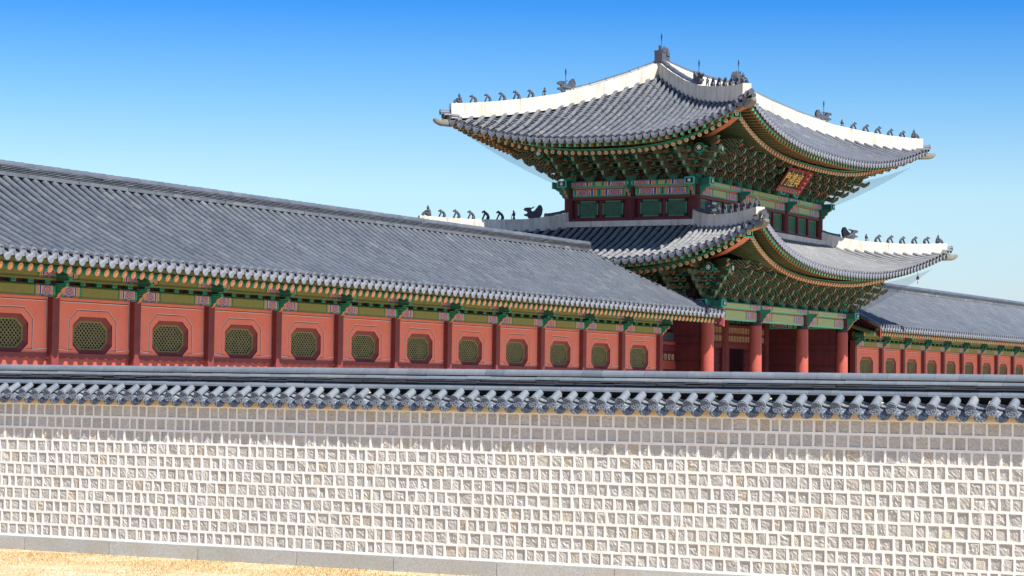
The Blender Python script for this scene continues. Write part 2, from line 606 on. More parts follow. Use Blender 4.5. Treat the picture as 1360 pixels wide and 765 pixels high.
# ------------------------------------------------------------------ roof tiles
def cover_row(mb, path, side, r=0.082, seg=0.36, nseg=6, mat='roof_tile', end_mat='roof_tile_end', disc=True, jit=0.006, ds=None):
    """one row of half-round cover tiles down a path, each tile stepping over the next"""
    P = np.array([tuple(p) for p in path])
    d = np.linalg.norm(np.diff(P, axis=0), axis=1)
    s = np.concatenate([[0], np.cumsum(d)])
    L = s[-1]
    if L < 0.08:
        return
    n = max(1, int(round(L / seg)))
    # joints are counted from the eave upward
    t = np.linspace(0, L, n + 1)
    Q = [Vector([np.interp(x, s, P[:, k]) for k in range(3)]) for x in t]
    side = Vector(side)
    for i in range(n):
        a, b = Q[i], Q[i + 1]
        tn = (b - a).normalized()
        nm = side.cross(tn)
        if nm.z < 0:
            nm = -nm
        off = side * rng.normal(0, jit) + nm * rng.normal(0, jit * 0.6)
        a2 = a - tn * 0.01
        tone = float(np.clip(rng.normal(0.5, 0.12), 0.05, 0.93)) if rng.random() > 0.012 else 0.87
        r1, r2 = r * 0.95, r * 1.05
        rows = []
        for p, rr in ((a2 + off, r1), (b + off, r2)):
            rows.append([p + side * (math.cos(math.pi * k / nseg) * rr) + nm * (math.sin(math.pi * k / nseg) * rr) for k in range(nseg + 1)])
        mb.grid(rows, mat, tone)
        # visible thickness of the tile's lower lip
        lip = [p + nm * 0.0 - (p - (b + off)) * 0.13 for p in rows[1]]
        mb.grid([rows[1], lip], mat, tone * 0.8)
    if disc:
        tn = (Q[-1] - Q[-2]).normalized()
        nm = side.cross(tn)
        if nm.z < 0:
            nm = -nm
        c = Q[-1] + nm * 0.004 + tn * (0.012 if end_mat == 'tile_end' else 0.004)
        rr = r * (ds or (1.18 if end_mat == 'tile_end' else 1.1))
        # the moulded end disc is upright
        up = Vector((0, 0, 1))
        m = 14
        ring = [c + side * (math.cos(2 * math.pi * k / m) * rr) + up * (math.sin(2 * math.pi * k / m) * rr * 1.04) for k in range(m)]
        back = [p - tn * 0.035 for p in ring]
        mb.grid([back, ring], mat, 0.5, closed=True)
        uv = [(math.cos(2 * math.pi * k / m), math.sin(2 * math.pi * k / m)) for k in range(m)]
        mb.face(ring, end_mat, 0.5, uv)


def trough_row(mb, path, side, w, step=0.13, depth=0.05, mat='trough_tile', end_mat='roof_tile_end', drop=True, dh=0.15, rise=0.018, dw=0.45):
    """hollow tiles between two cover rows, overlapping like scales, with a moulded drop tile at the eave"""
    P = np.array([tuple(p) for p in path])
    d = np.linalg.norm(np.diff(P, axis=0), axis=1)
    s = np.concatenate([[0], np.cumsum(d)])
    L = s[-1]
    if L < 0.1:
        return
    n = max(1, int(round(L / step)))
    t = np.linspace(0, L, n + 1)
    Q = [Vector([np.interp(x, s, P[:, k]) for k in range(3)]) for x in t]
    side = Vector(side)
    K = 4
    prof = [(-1 + 2 * k / K) for k in range(K + 1)]
    for i in range(n):
        a, b = Q[i], Q[i + 1]
        tn = (b - a).normalized()
        nm = side.cross(tn)
        if nm.z < 0:
            nm = -nm
        tone = float(np.clip(rng.normal(0.5, 0.25), 0, 1))
        rows = []
        for p, up in ((a, -rise), (b, rise), (b, -rise)):
            rows.append([p + side * (x * w / 2) + nm * (up + depth * (x * x - 1)) for x in prof])
        mb.grid(rows, mat, tone)
    if drop:
        b = Q[-1]
        tn = (Q[-1] - Q[-2]).normalized()
        nm = side.cross(tn)
        if nm.z < 0:
            nm = -nm
        up = Vector((0, 0, 1))
        top = [b + side * (x * w * (dw + 0.01)) + nm * (rise + depth * (x * x - 1)) + tn * 0.006 for x in prof]
        bot = []
        for j in range(11):
            an = math.pi * j / 10
            bot.append(b - side * (math.cos(an) * w * dw) - up * (depth * 0.25 + (dh - depth * 0.25) * math.sin(an) ** 0.8) + tn * 0.03)
        pts = top + bot[::-1]
        uv = [((p - b).dot(side) / (w / 2), (p - b).z / dh + 0.6) for p in pts]
        mb.face(pts, end_mat, 0.5, uv)
        mb.face([p - tn * 0.03 for p in pts][::-1], mat, 0.4)


# ------------------------------------------------------------------ setting: ground
g = MB()
g.face([(-3000, -3000, 0.10), (3000, -3000, 0.10), (3000, 3000, 0.10), (-3000, 3000, 0.10)], 'dry_ground')
tag(g.build('ground'), kind='structure')
g = MB()
g.box((122.4, 5, 0.86), (357.6, 240, 1.5), 'courtyard_soil')
tag(g.build('courtyard_ground'), kind='structure')

# dry lawn in the open ground before the wall
gb = MB()
n_bl = 26000
for i in range(n_bl):
    x = -57.02 - abs(rng.normal(0, 1)) * 2.0
    if x < -62.5:
        continue
    y = rng.uniform(-21.5, -9.0)
    clump = math.sin(x * 3.1 + 1.3 * math.sin(y * 1.7)) + math.sin(y * 2.3 + 1.1 * math.sin(x * 2.2))
    if clump < -0.5 and rng.random() < 0.75:
        continue
    h = rng.uniform(0.012, 0.045) * (1.5 if x > -57.15 else 1.0)
    tone = rng.uniform(0, 0.90)
    if (x > -57.14 and math.sin(y * 2.7) > 0.35 and rng.random() < 0.4) or rng.random() < 0.012:
        tone = rng.uniform(0.93, 1.0)
    a = rng.uniform(0, 2 * math.pi)
    w = 0.006
    dx, dy = math.cos(a) * w, math.sin(a) * w
    lx, ly = rng.normal(0, 0.022), rng.normal(0, 0.022)
    gb.face([(x - dx, y - dy, 0.098), (x + dx, y + dy, 0.098), (x + lx, y + ly, 0.10 + h)], 'dry_blade', tone)
tag(gb.build('dry_grass'), 'short dry straw coloured grass along the foot of the stone wall', 'grass', kind='stuff')

# ------------------------------------------------------------------ the courtyard wall in front
WX = -56.79          # near face of the mortar
WB = -56.21          # far face
Y0, Y1 = -41.0, 3.0
wall = thing('stone_wall', 'long pale granite block wall with white mortar joints and a tiled cap', 'wall', (0, 0, 0))

mas = MB()
z0w, ncr, ch = 0.365, 11, 0.2165
ev = 0.0205           # half thickness of a mortar joint
rec = 0.011          # how far the stones lie behind the mortar face


def stone_cell(mb, y0, y1, z0, z1):
    """one rough stone sunk behind its mortar frame"""
    n = 6
    base = rec + rng.uniform(-0.004, 0.006)
    smooth = rng.random() < 0.06
    amp = 0.002 if smooth else rng.uniform(0.0035, 0.006)
    tilt_y, tilt_z = rng.normal(0, 0.004), rng.normal(0, 0.004)
    rows = []
    for j in range(n + 1):
        r = []
        for i in range(n + 1):
            fy, fz = i / n, j / n
            ed = min(fy, 1 - fy, fz, 1 - fz)
            d = base + tilt_y * (fy - 0.5) * 2 + tilt_z * (fz - 0.5) * 2
            d += -amp * 0.9 * min(1, ed * 4) + rng.normal(0, amp * 0.55)
            d = max(-0.004, d)
            jy = rng.normal(0, 0.004) if 0 < i < n else 0
            jz = rng.normal(0, 0.004) if 0 < j < n else 0
            r.append((WX + d, lerp(y0, y1, fy) + jy, lerp(z0, z1, fz) + jz))
        rows.append(r)
    tone = float(np.clip(rng.normal(0.5, 0.17), 0, 0.86)) if rng.random() > 0.09 else rng.uniform(0.88, 1.0)
    mb.grid(rows, 'granite_stone', tone)
    # mortar returns round the recess
    deep = WX + 0.07
    f = WX
    for a, b in (((y0, z0), (y1, z0)), ((y1, z0), (y1, z1)), ((y1, z1), (y0, z1)), ((y0, z1), (y0, z0))):
        mb.face([(f, a[0], a[1]), (f, b[0], b[1]), (deep, b[0], b[1]), (deep, a[0], a[1])], 'lime_mortar')


for c_ in range(ncr):
    za, zb = z0w + c_ * ch, z0w + (c_ + 1) * ch
    wv = [rng.normal(0, 0.003) for _ in range(400)]
    # full-length bed joint under the course
    y = Y0 - rng.uniform(0, 0.1)
    lo, hi = za + ev, zb - ev
    mas.face([(WX, Y1, za - ev), (WX, Y0, za - ev), (WX, Y0, za + ev), (WX, Y1, za + ev)], 'lime_mortar')
    prev = None
    while y < Y1:
        w = float(np.clip(rng.normal(0.197, 0.026), 0.14, 0.27))
        jv = ev * rng.uniform(0.70, 1.05)
        s0, s1 = y + jv, y + w - jv
        stone_cell(mas, s0, s1, lo, hi)
        mas.face([(WX, s0, lo), (WX, s0 - jv * 2, lo) if prev is None else (WX, prev, lo),
                  (WX, s0 - jv * 2, hi) if prev is None else (WX, prev, hi), (WX, s0, hi)], 'lime_mortar')
        prev = s1
        y += w
zt = z0w + ncr * ch
mas.face([(WX, Y1, zt - ev), (WX, Y0, zt - ev), (WX, Y0, zt + 0.003), (WX, Y1, zt + 0.003)], 'lime_mortar')
mas.box(((WX + 0.07 + WB) / 2, (Y0 + Y1) / 2, (z0w + zt) / 2), (WB - WX - 0.07, Y1 - Y0, zt - z0w), 'lime_mortar')
mas.build('masonry', wall)

pl = MB()
y = Y0
while y < Y1:
    L = rng.uniform(1.85, 2.1)
    pl.box(((WX - 0.03 + WB) / 2, y + L / 2, 0.2), (WB - WX + 0.03, L - 0.012, 0.29), 'plinth_granite', tone=rng.random())
    y += L
pl.box(((WX + WB) / 2, (Y0 + Y1) / 2, 0.2), (WB - WX - 0.02, Y1 - Y0, 0.288), 'dark_recess')
pl.build('plinth', wall)
fl = MB()
fl.box(((WX - 0.014 + WB) / 2, (Y0 + Y1) / 2, 0.354), (WB - WX + 0.014, Y1 - Y0, 0.016), 'lime_mortar')
fl.build('mortar_ledge', wall)

band = MB()
rows = []
for x, z in ((WX - 0.004, zt), (WX - 0.012, zt + 0.02), (WX - 0.02, 2.82), (WX - 0.03, 2.87), (WX + 0.1, 2.875)):
    rows.append([(x + rng.normal(0, 0.002), yy, z) for yy in np.linspace(Y1, Y0, 60)])
band.grid(rows, 'tan_plaster')
band.box(((WX + 0.1 + WB) / 2, (Y0 + Y1) / 2, (zt + 2.90) / 2), (WB - WX - 0.1, Y1 - Y0, 2.90 - zt), 'tan_plaster')
band.build('plaster_band', wall, smooth=False)

cap = MB()
CX = (WX + WB) / 2
TP = 0.2975
ny = int((Y1 - Y0) / TP)
for sgn in (-1, 1):
    top = V(CX + sgn * 0.10, 0, 3.095)
    bot = V(CX + sgn * 0.432, 0, 2.925)
    for i in range(ny):
        y = Y1 - 0.15 - i * TP + rng.normal(0, 0.009)
        dz = rng.normal(0, 0.008)
        pth = [V(top.x, y, top.z + dz), V(bot.x + rng.normal(0, 0.008), y + rng.normal(0, 0.004), bot.z + dz)]
        cover_row(cap, pth, (0, 1, 0), 0.071, 0.3, 8, 'wall_tile', 'tile_end')
        ym = y - TP / 2
        pt2 = [V(top.x, ym, top.z - 0.015), V(bot.x - sgn * 0.040, ym, bot.z - 0.022)]
        if rng.random() < 0.45:      # mortar showing where a cover tile meets its neighbour
            q0 = lerp(pth[0], pth[1], rng.uniform(0.1, 0.5))
            cap.tube([q0 + V(0, 0.085 * (1 if rng.random() < 0.5 else -1), -0.012), q0 + V(-0.10 * (1 if sgn < 0 else -1), 0.08, -0.05)], [0.016, 0.01], 'tan_plaster', 6)
        trough_row(cap, pt2, (0, 1, 0), TP * 0.92, 0.10, 0.055, 'wall_tile', 'tile_end', True, 0.145, 0.02)
    # dark filler box closing the see-through gap under the covers
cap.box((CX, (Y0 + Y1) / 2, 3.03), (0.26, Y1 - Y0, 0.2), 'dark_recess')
cap.build('cap_tiles', wall)


def course(mb, z, hgt, xo, L0, mat='wall_tile', r=None, jz=0.0, jx=0.0):
    """long course of tiles laid along the wall, tile by tile"""
    y = Y0
    while y < Y1:
        L = L0 * rng.uniform(0.92, 1.1)
        tone = float(np.clip(rng.normal(0.45, 0.16), 0, 0.85))
        dz, dx = rng.normal(0, jz), rng.normal(0, jx)
        if r:
            rows = []
            for yy, rr in ((y + 0.002, r * 0.985), (y + L - 0.002, r * 1.01)):
                rows.append([(CX + math.cos(math.pi * k / 10) * xo + dx, yy, z + dz + math.sin(math.pi * k / 10) * rr) for k in range(11)])
            mb.grid(rows, mat, tone)
            mb.face([p for p in rows[0]], mat, 0.2)
            mb.face([p for p in rows[1]][::-1], mat, 0.2)
        else:
            tl = rng.normal(0, 0.004)
            mb.box((CX + dx, y + L / 2, z + dz + hgt / 2), (2 * xo, L - 0.004, hgt), mat,
                   (V(1, 0, 0), V(0, 1, tl).normalized(), V(0, -tl, 1).normalized()), tone=tone)
        y += L


rd = MB()
course(rd, 3.105, 0.10, 0.205, 0.37, r=0.105)
course(rd, 3.212, 0.022, 0.125, 0.36, jz=0.004, jx=0.012)
course(rd, 3.243, 0.022, 0.13, 0.36, jz=0.004, jx=0.012)
course(rd, 3.276, 0.062, 0.175, 0.40, r=0.062, jz=0.002, jx=0.004)
course(rd, 3.345, 0.10, 0.10, 0.36, r=0.100)
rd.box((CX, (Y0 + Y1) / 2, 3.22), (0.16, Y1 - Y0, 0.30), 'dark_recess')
rd.build('ridge_tiles', wall)

# ------------------------------------------------------------------ the gate
GY = -0.21
AX = {'front': (V(1, 0, 0), V(0, -1, 0)), 'left': (V(0, -1, 0), V(-1, 0, 0)), 'back': (V(-1, 0, 0), V(0, 1, 0)), 'right': (V(0, 1, 0), V(1, 0, 0))}


def W(face, c, d, z):
    a, n = AX[face]
    p = a * c + n * d
    return V(p.x, p.y + GY, z)


gate = thing('palace_gate', 'two storey wooden palace gate with curved tiled roofs, green brackets and red columns', 'gate', (0, GY, 1.6))
GP = V(0, GY, 1.6)


def gpart(mb, name, parent=None, smooth=False, fix=False):
    """build world-coordinate mesh as part of the gate (or sub-part of a gate part)"""
    mb.v = [tuple(Vector(p) - GP) for p in mb.v]
    return mb.build(name, parent or gate, smooth, fix)


class Roof:
    def __init__(s, hx, hy, o0, dc, z0, dz, p, tx, ty, ztop, hipk, hipz, ridge):
        s.hx, s.hy, s.o0, s.dc, s.z0, s.dz, s.p = hx, hy, o0, dc, z0, dz, p
        s.tx, s.ty, s.ztop, s.hipk, s.hipz, s.ridge = tx, ty, ztop, hipk, hipz, ridge
        s.e = o0 + dc

    def dims(s, face):
        """half length, half depth, half top length, top depth"""
        return (s.hx, s.hy, s.tx, s.ty) if face in ('front', 'back') else (s.hy, s.hx, s.ty, s.tx)

    def E(s, face):
        return s.dims(face)[0] + s.e

    def eave(s, face, c):
        """(distance out, height) of the eave line at coordinate c along the face"""
        a = min(1.0, abs(c) / s.E(face))
        dz = s.dz
        if s.ridge and ((face == 'left' and c < 0) or (face == 'back' and c > 0)):
            dz -= 0.22
        return s.dims(face)[1] + s.o0 + s.dc * a ** s.p, s.z0 + dz * a ** s.p

    def top(s, face, c):
        hl, hd, tl, td = s.dims(face)
        if abs(c) <= tl:
            zz = s.ztop
            if s.ridge and face in ('front', 'back'):
                zz -= 0.16 * (1 - (c / tl) ** 2)
            return td, zz
        k = (abs(c) - tl) / (s.E(face) - tl)
        low = (face == 'left' and c < 0) or (face == 'back' and c > 0)
        return lerp(td, hd + s.e, k), s.hz(k, low)

    def hz(s, k, low):
        """tile height along a hip; the rear left corner of the upper roof has sunk a little"""
        return interp(k, s.hipk, s.hipz) - (0.20 * k * k if (s.ridge and low) else 0)

    def path(s, face, c, n=9, t1=1.0):
        d0, z0 = s.top(face, c)
        d1, z1 = s.eave(face, c)
        L = max(0.0, d1 - d0)
        out = []
        for i in range(n):
            t = t1 * i / (n - 1)
            out.append(W(face, c, lerp(d0, d1, t), lerp(z0, z1, t) - 0.055 * L * 4 * t * (1 - t) * 0.9))
        return out


UK = [0, .165, .33, .49, .65, .78, .91, 1.0]
UZ = [15.95, 15.33, 14.81, 14.43, 14.20, 14.07, 13.99, 13.99]
LK = [0, .09, .27, .45, .61, .77, .9, 1.0]
LZ = [9.62, 9.52, 9.42, 9.37, 9.35, 9.38, 9.42, 9.46]
UP = Roof(6.81, 2.75, 3.30, 0.48, 12.73, 1.27, 2.55, 4.1, 0.0, 15.95, UK, UZ, True)
LO = Roof(7.59, 3.63, 2.91, 0.82, 8.01, 1.45, 2.43, 6.81, 2.75, 9.62, LK, LZ, False)
PITCH = 0.33


def build_roof(rf, name, label):
    root = None
    parts = {}
    for face in ('front', 'left', 'back', 'right'):
        mb = MB()
        E = rf.E(face)
        a, n = AX[face]
        m = int((E - 0.12) / PITCH)
        for i in range(-m, m + 1):
            c = i * PITCH
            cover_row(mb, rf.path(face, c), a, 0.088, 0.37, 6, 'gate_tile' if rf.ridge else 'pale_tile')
        for i in range(-m - 1, m + 1):
            c = (i + 0.5) * PITCH
            p = rf.path(face, c, 9)
            p = [q - V(0, 0, 0.012) for q in p]
            trough_row(mb, p, a, PITCH * 0.98, 0.15, 0.045, dh=0.21, rise=0.02)
        parts[face] = mb
    root = MB()
    for face, mb in parts.items():
        b = len(root.v)
        mp = [root.mat(x) for x in mb.mats]
        root.v += mb.v
        root.f += [tuple(i + b for i in f) for f in mb.f]
        root.mi += [mp[i] for i in mb.mi]
        root.tone += mb.tone
        root.uv += mb.uv
    ro = gpart(root, 'roof')
    ro['label'] = label
    # -------- hip ridges
    tl = (rf.tx, rf.ty)
    corners = {'front left': (-1, -1), 'back left': (-1, 1), 'front right': (1, -1), 'back right': (1, 1)}
    for nm, (sx, sy) in corners.items():
        P0 = V(sx * rf.tx, GY + sy * rf.ty, 0)
        P1 = V(sx * (rf.hx + rf.e), GY + sy * (rf.hy + rf.e), 0)
        d = (P1 - P0)
        L = d.length
        d.normalize()
        sd = V(-d.y, d.x, 0)
        lowc = (sx, sy) == (-1, 1)
        mb = MB()
        k0, k1 = (0.0, 0.965)
        rows = []
        N = 40
        thick = 0.17
        for i in range(N + 1):
            k = lerp(k0, k1, i / N)
            zb = rf.hz(k, lowc) - 0.12
            hgt = (0.60 if rf.ridge else 0.50) * (1.0 if rf.ridge else interp(k, [0, .1, .3, 1], [1.30, 1.18, 1.0, 0.95]))
            zt_ = rf.hz(k, lowc) + hgt - 0.12
            c = P0 + d * (L * k)
            wob = 0.006 * math.sin(i * 1.7)
            rows.append([c + sd * (thick + 0.02) + V(0, 0, zb), c + sd * (thick + wob) + V(0, 0, zt_), c - sd * (thick - wob) + V(0, 0, zt_), c - sd * (thick + 0.02) + V(0, 0, zb)])
        mb.grid(rows, 'lime_plaster')
        mb.face(rows[-1], 'lime_plaster')
        mb.face(rows[0][::-1], 'lime_plaster')
        hr = gpart(mb, 'hip_ridge', ro)
        # end block, dark cap tiles on the upper run, moulded tiles at the tip
        cb = MB()
        kc = 0.45 if rf.ridge else 0.16
        pts = []
        for i in range(16):
            k = lerp(0.0, kc, i / 15)
            hgt = 0.60 if rf.ridge else interp(k, [0, .1, .3, 1], [0.65, 0.59, 0.5, 0.47])
            pts.append(P0 + d * (L * k) + V(0, 0, rf.hz(k, lowc) + hgt - 0.115))
        cover_row(cb, pts, sd, 0.12, 0.36, 6, 'roof_tile', 'roof_tile_end')
        gpart(cb, 'ridge_cap_tiles', ro)
        tb = MB()
        zc = rf.hz(1, lowc)
        for off, r0_ in ((0.0, 0.10), (0.15, 0.085), (-0.15, 0.085)):
            a0 = P0 + d * (L * 0.93) + sd * off + V(0, 0, zc + (0.10 if off == 0 else -0.02))
            a1 = P0 + d * (L * 1.0 + (0.10 if off == 0 else -0.02)) + sd * off + V(0, 0, zc + (0.13 if off == 0 else 0.0))
            cover_row(tb, [a0, lerp(a0, a1, 0.5), a1], sd, r0_, 0.3, 7, 'roof_tile', 'clay')
        gpart(tb, 'corner_tiles', ro)
    if rf.ridge:
        mb = MB()
        rows, pts = [], []
        for i in range(31):
            x = lerp(-rf.tx - 0.12, rf.tx + 0.12, i / 30)
            zz = rf.ztop - 0.16 * (1 - min(1, (x / rf.tx) ** 2))
            rows.append([V(x, GY - 0.20, zz - 0.12), V(x, GY - 0.18, zz + 0.50), V(x, GY + 0.18, zz + 0.50), V(x, GY + 0.20, zz - 0.12)])
            pts.append(V(x, GY, zz + 0.52))
        mb.grid(rows, 'lime_plaster')
        mb.face(rows[0][::-1], 'lime_plaster')
        mb.face(rows[-1], 'lime_plaster')
        gpart(mb, 'main_ridge', ro)
        cb = MB()
        cover_row(cb, pts, (0, 1, 0), 0.14, 0.4, 7)
        gpart(cb, 'ridge_cap_tiles', ro)
    # -------- eaves: boards, rafters, soffit
    wall_out = {'U': 0, 'L': 0}
    for face in ('front', 'left', 'back', 'right'):
        a, n = AX[face]
        E = rf.E(face)
        hl, hd, _, _ = rf.dims(face)
        NS = 60

        def strip(mb, dout, dz, w, h, mat, under=None, lim=0.02):
            rows = []
            for i in range(NS + 1):
                c = lerp(-E + lim, E - lim, i / NS)
                o, z = rf.eave(face, c)
                o += dout
                z += dz
                cc = c * (E + dout) / E
                rows.append([W(face, cc, o, z), W(face, cc, o, z - h), W(face, cc, o - w, z - h), W(face, cc, o - w, z)])
            for j, mt in ((0, mat), (1, under or mat), (2, mat), (3, mat)):
                mb.grid([[r[j] for r in rows], [r[(j + 1) % 4] for r in rows]], mt)
        bd = MB()
        strip(bd, -0.07, -0.09, 0.10, 0.07, 'deep_maroon_paint')
        strip(bd, -0.11, -0.16, 0.12, 0.055, 'olive_paint')
        strip(bd, -0.98, -0.34, 0.10, 0.09, 'teal_paint', 'bright_teal_paint')
        gpart(bd, 'eave_board', ro)
        # soffit sheet: from the eave in to the wall, rising inward
        sf = MB()
        rows = []
        for i in range(NS + 1):
            c = lerp(-E + 0.05, E - 0.05, i / NS)
            o, z = rf.eave(face, c)
            r = []
            for t in np.linspace(0, 1, 6):
                dd = lerp(o - 0.1, hd - 0.25, t)
                cc = c if abs(c) < hl else lerp(c, math.copysign(min(abs(c), hl - 0.1), c), t)
                r.append(W(face, cc, dd, z - 0.17 + t * (0.9 - 0.55 * min(1, abs(c) / E) ** rf.p * rf.dz) - 0.06 * t))
            rows.append(r)
        sf.grid(rows, 'soffit_paint')
        gpart(sf, 'soffit_boards', ro)
        # flying rafters and round rafters
        fr, rr = MB(), MB()
        m = int(E / PITCH)
        for i in range(-m, m + 1):
            c = i * PITCH * (E - 0.25) / (m * PITCH)
            o, z = rf.eave(face, c)
            k = abs(c) / E
            inner_c = c
            ih = hl * 0.82
            if abs(c) > ih:
                inner_c = math.copysign(ih + (hl - 0.05 - ih) * min(1, (abs(c) - ih) / (E - ih)), c)
            # flying rafter: direction toward the inner point
            p_out = W(face, c * (E - 0.13) / E, o - 0.13, z - 0.275)
            p_in_full = W(face, inner_c, hd - 0.2, z + 0.62 - 0.55 * k ** rf.p * rf.dz)
            dirv = (p_in_full - p_out)
            pm = p_out + dirv.normalized() * 1.0 * (1 + 0.5 * k ** 3)
            pm.z = p_out.z + 0.08
            fr.bar(pm, p_out, 0.095, 0.11, 'olive_paint', {'+x': 'bright_teal_paint', '-z': 'salmon_paint', '+y': 'rafter_paint', '-y': 'rafter_paint'})
            fr.bar(p_out - (p_out - pm).normalized() * 0.16, p_out - (p_out - pm).normalized() * 0.10, 0.105, 0.12, 'orange_paint')
            fr.box(p_out + n * 0.006, (0.03, 0.012, 0.04), 'cream_paint', (a, n, V(0, 0, 1)))
            q_out = W(face, c * (E - 0.86) / E, o - 0.86, z - 0.52)
            q_in = p_in_full - V(0, 0, 0.12)
            dq = (q_in - q_out).normalized()
            rad = 0.085
            rr.tube([q_out + dq * 0.10, q_in], [rad, rad * 0.9], 'rafter_paint', 8, False)
            rr.tube([q_out + dq * 0.02, q_out + dq * 0.10], rad, 'salmon_paint', 8, False)
            # painted end: ring and boss
            x = V(0, 0, 1).cross(dq).normalized()
            y = dq.cross(x)
            A = [q_out + dq * 0.02 + (x * math.cos(2 * math.pi * j / 10) + y * math.sin(2 * math.pi * j / 10)) * rad for j in range(10)]
            B = [q_out + (x * math.cos(2 * math.pi * j / 10) + y * math.sin(2 * math.pi * j / 10)) * rad * 0.42 for j in range(10)]
            rr.grid([A, B], 'cream_paint', closed=True)
            rr.face(B, 'teal_paint')
        gpart(fr, 'flying_rafters', ro)
        gpart(rr, 'round_rafters', ro)
    # -------- corner beams with clay caps and painted plaques
    for nm, (sx, sy) in corners.items():
        d = V(sx, sy, 0).normalized()
        sd = V(-d.y, d.x, 0)
        tip = V(sx * (rf.hx + rf.e), GY + sy * (rf.hy + rf.e), rf.hz(1, (sx, sy) == (-1, 1)))
        col = V(sx * (rf.hx - 0.3), GY + sy * (rf.hy - 0.3), rf.z0 + 0.25)
        mb = MB()
        # lower beam in three slightly rising lengths
        e1 = tip - d * 1.35 + V(0, 0, -0.50)
        pts = [col, lerp(col, e1, 0.45) - V(0, 0, 0.12), lerp(col, e1, 0.8) - V(0, 0, 0.10), e1]
        for p, q in zip(pts[:-1], pts[1:]):
            mb.bar(p - (q - p).normalized() * 0.02, q, 0.27, 0.34, 'dark_green_paint', {'-z': 'salmon_paint'})
        pl_o = e1 + d * 0.02
        mb.box(pl_o, (0.05, 0.34, 0.42), 'bright_teal_paint', (d, sd, V(0, 0, 1)))
        mb.box(pl_o + d * 0.03, (0.02, 0.25, 0.33), 'black_paint', (d, sd, V(0, 0, 1)))
        for yy, zz, w_, h_ in ((-0.05, 0.0, 0.03, 0.22), (0.05, 0.0, 0.03, 0.22), (0, 0.09, 0.14, 0.03), (0, -0.02, 0.14, 0.025), (0, -0.1, 0.06, 0.03)):
            mb.box(pl_o + d * 0.042 + sd * yy + V(0, 0, zz), (0.012, w_, h_), 'white_paint', (d, sd, V(0, 0, 1)))
        e2 = tip + d * 0.06 + V(0, 0, -0.27)
        mb.bar(lerp(col, e1, 0.7) + V(0, 0, 0.25), e2, 0.24, 0.26, 'olive_paint', {'-z': 'salmon_paint'})
        gpart(mb, 'hip_beam', ro)
        cp = MB()
        # clay cap on the beam end: a blunt snout turned up a little at the tip
        zv = V(0, 0, 1)
        rows = []
        for x, zc_, hw, hh in ((-0.45, -0.02, 0.15, 0.15), (0.0, -0.01, 0.15, 0.135), (0.14, 0.02, 0.14, 0.12), (0.25, 0.06, 0.12, 0.09), (0.31, 0.08, 0.07, 0.05)):
            c_ = e2 + d * x + zv * zc_
            rows.append([c_ + sd * (math.copysign(abs(math.cos(q)) ** 0.6, math.cos(q)) * hw) + zv * (math.copysign(abs(math.sin(q)) ** 0.6, math.sin(q)) * hh) for q in [2 * math.pi * k / 14 for k in range(14)]])
        cp.grid(rows, 'pale_clay', closed=True)
        cp.face(rows[-1], 'pale_clay')
        cp.face(rows[0][::-1], 'pale_clay')
        cpo = gpart(cp, 'beam_end_cap', ro, fix=True)
    return ro


roof_u = build_roof(UP, 'roof', 'upper hipped roof of dark grey tiles with white plastered hip ridges')
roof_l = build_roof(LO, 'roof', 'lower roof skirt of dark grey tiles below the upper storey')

# -------- columns
cm = MB()
cm.tube([(0, 0, 0), (0, 0, 1.4), (0, 0, 2.8), (0, 0, 4.10)], [0.26, 0.262, 0.255, 0.245], 'red_column_paint', 24)
cm.tube([(0, 0, 4.10), (0, 0, 4.25)], [0.25, 0.25], 'neck_paint', 24)
cm.mesh_ = cm.mesh('column', True)
mc = MB()
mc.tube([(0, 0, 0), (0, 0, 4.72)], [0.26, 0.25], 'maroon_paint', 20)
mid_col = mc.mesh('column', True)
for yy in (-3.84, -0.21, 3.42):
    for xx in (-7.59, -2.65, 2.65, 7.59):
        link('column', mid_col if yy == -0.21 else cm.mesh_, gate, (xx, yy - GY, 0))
cu = MB()
cu.tube([(0, 0, 0), (0, 0, 0.96)], [0.205, 0.203], 'deep_maroon_paint', 20)
cu.tube([(0, 0, 0.96), (0, 0, 1.06)], [0.208, 0.208], 'neck_paint', 20)
cu_me = cu.mesh('upper_column', True)
for xx in (-6.81, -2.65, 2.65, 6.81):
    for yy in (-2.75, 0, 2.75):
        if yy == 0 and abs(xx) < 6:
            continue
        link('upper_column', cu_me, gate, (xx, yy, 9.66 - 1.6))
cs = MB()
cs.tube([(0, 0, 0), (0, 0, 1.45)], [0.16, 0.16], 'deep_maroon_paint', 14)


def painted_beam(mb, p0, p1, thick, h, mat, edge):
    """horizontal beam between two points (centre line), UV in metres from the nearer end"""
    p0, p1 = Vector(p0), Vector(p1)
    d = p1 - p0
    L = d.length
    d.normalize()
    s = V(0, 0, 1).cross(d)
    m = (p0 + p1) / 2
    bv = min(0.05, h * 0.2)
    sec = [(-thick / 2, -h / 2 + bv), (-thick / 2, h / 2 - bv), (-thick / 2 + bv, h / 2), (thick / 2 - bv, h / 2), (thick / 2, h / 2 - bv), (thick / 2, -h / 2 + bv), (thick / 2 - bv, -h / 2), (-thick / 2 + bv, -h / 2)]
    for i in range(8):
        a, b = sec[i], sec[(i + 1) % 8]
        for q0, q1, u0, u1 in ((p0, m, 0, L / 2), (m, p1, L / 2, 0)):
            va, vb = a[1] / (h / 2), b[1] / (h / 2)
            if i in (3, 7, 2, 6):
                va = vb = 0.9
            mb.face([q0 + s * a[0] + V(0, 0, a[1]), q1 + s * a[0] + V(0, 0, a[1]), q1 + s * b[0] + V(0, 0, b[1]), q0 + s * b[0] + V(0, 0, b[1])],
                    mat, 0.5, [(u0, va), (u1, va), (u1, vb), (u0, vb)])
    for p in (p0, p1):
        mb.face([p + s * a[0] + V(0, 0, a[1]) for a in sec], edge)


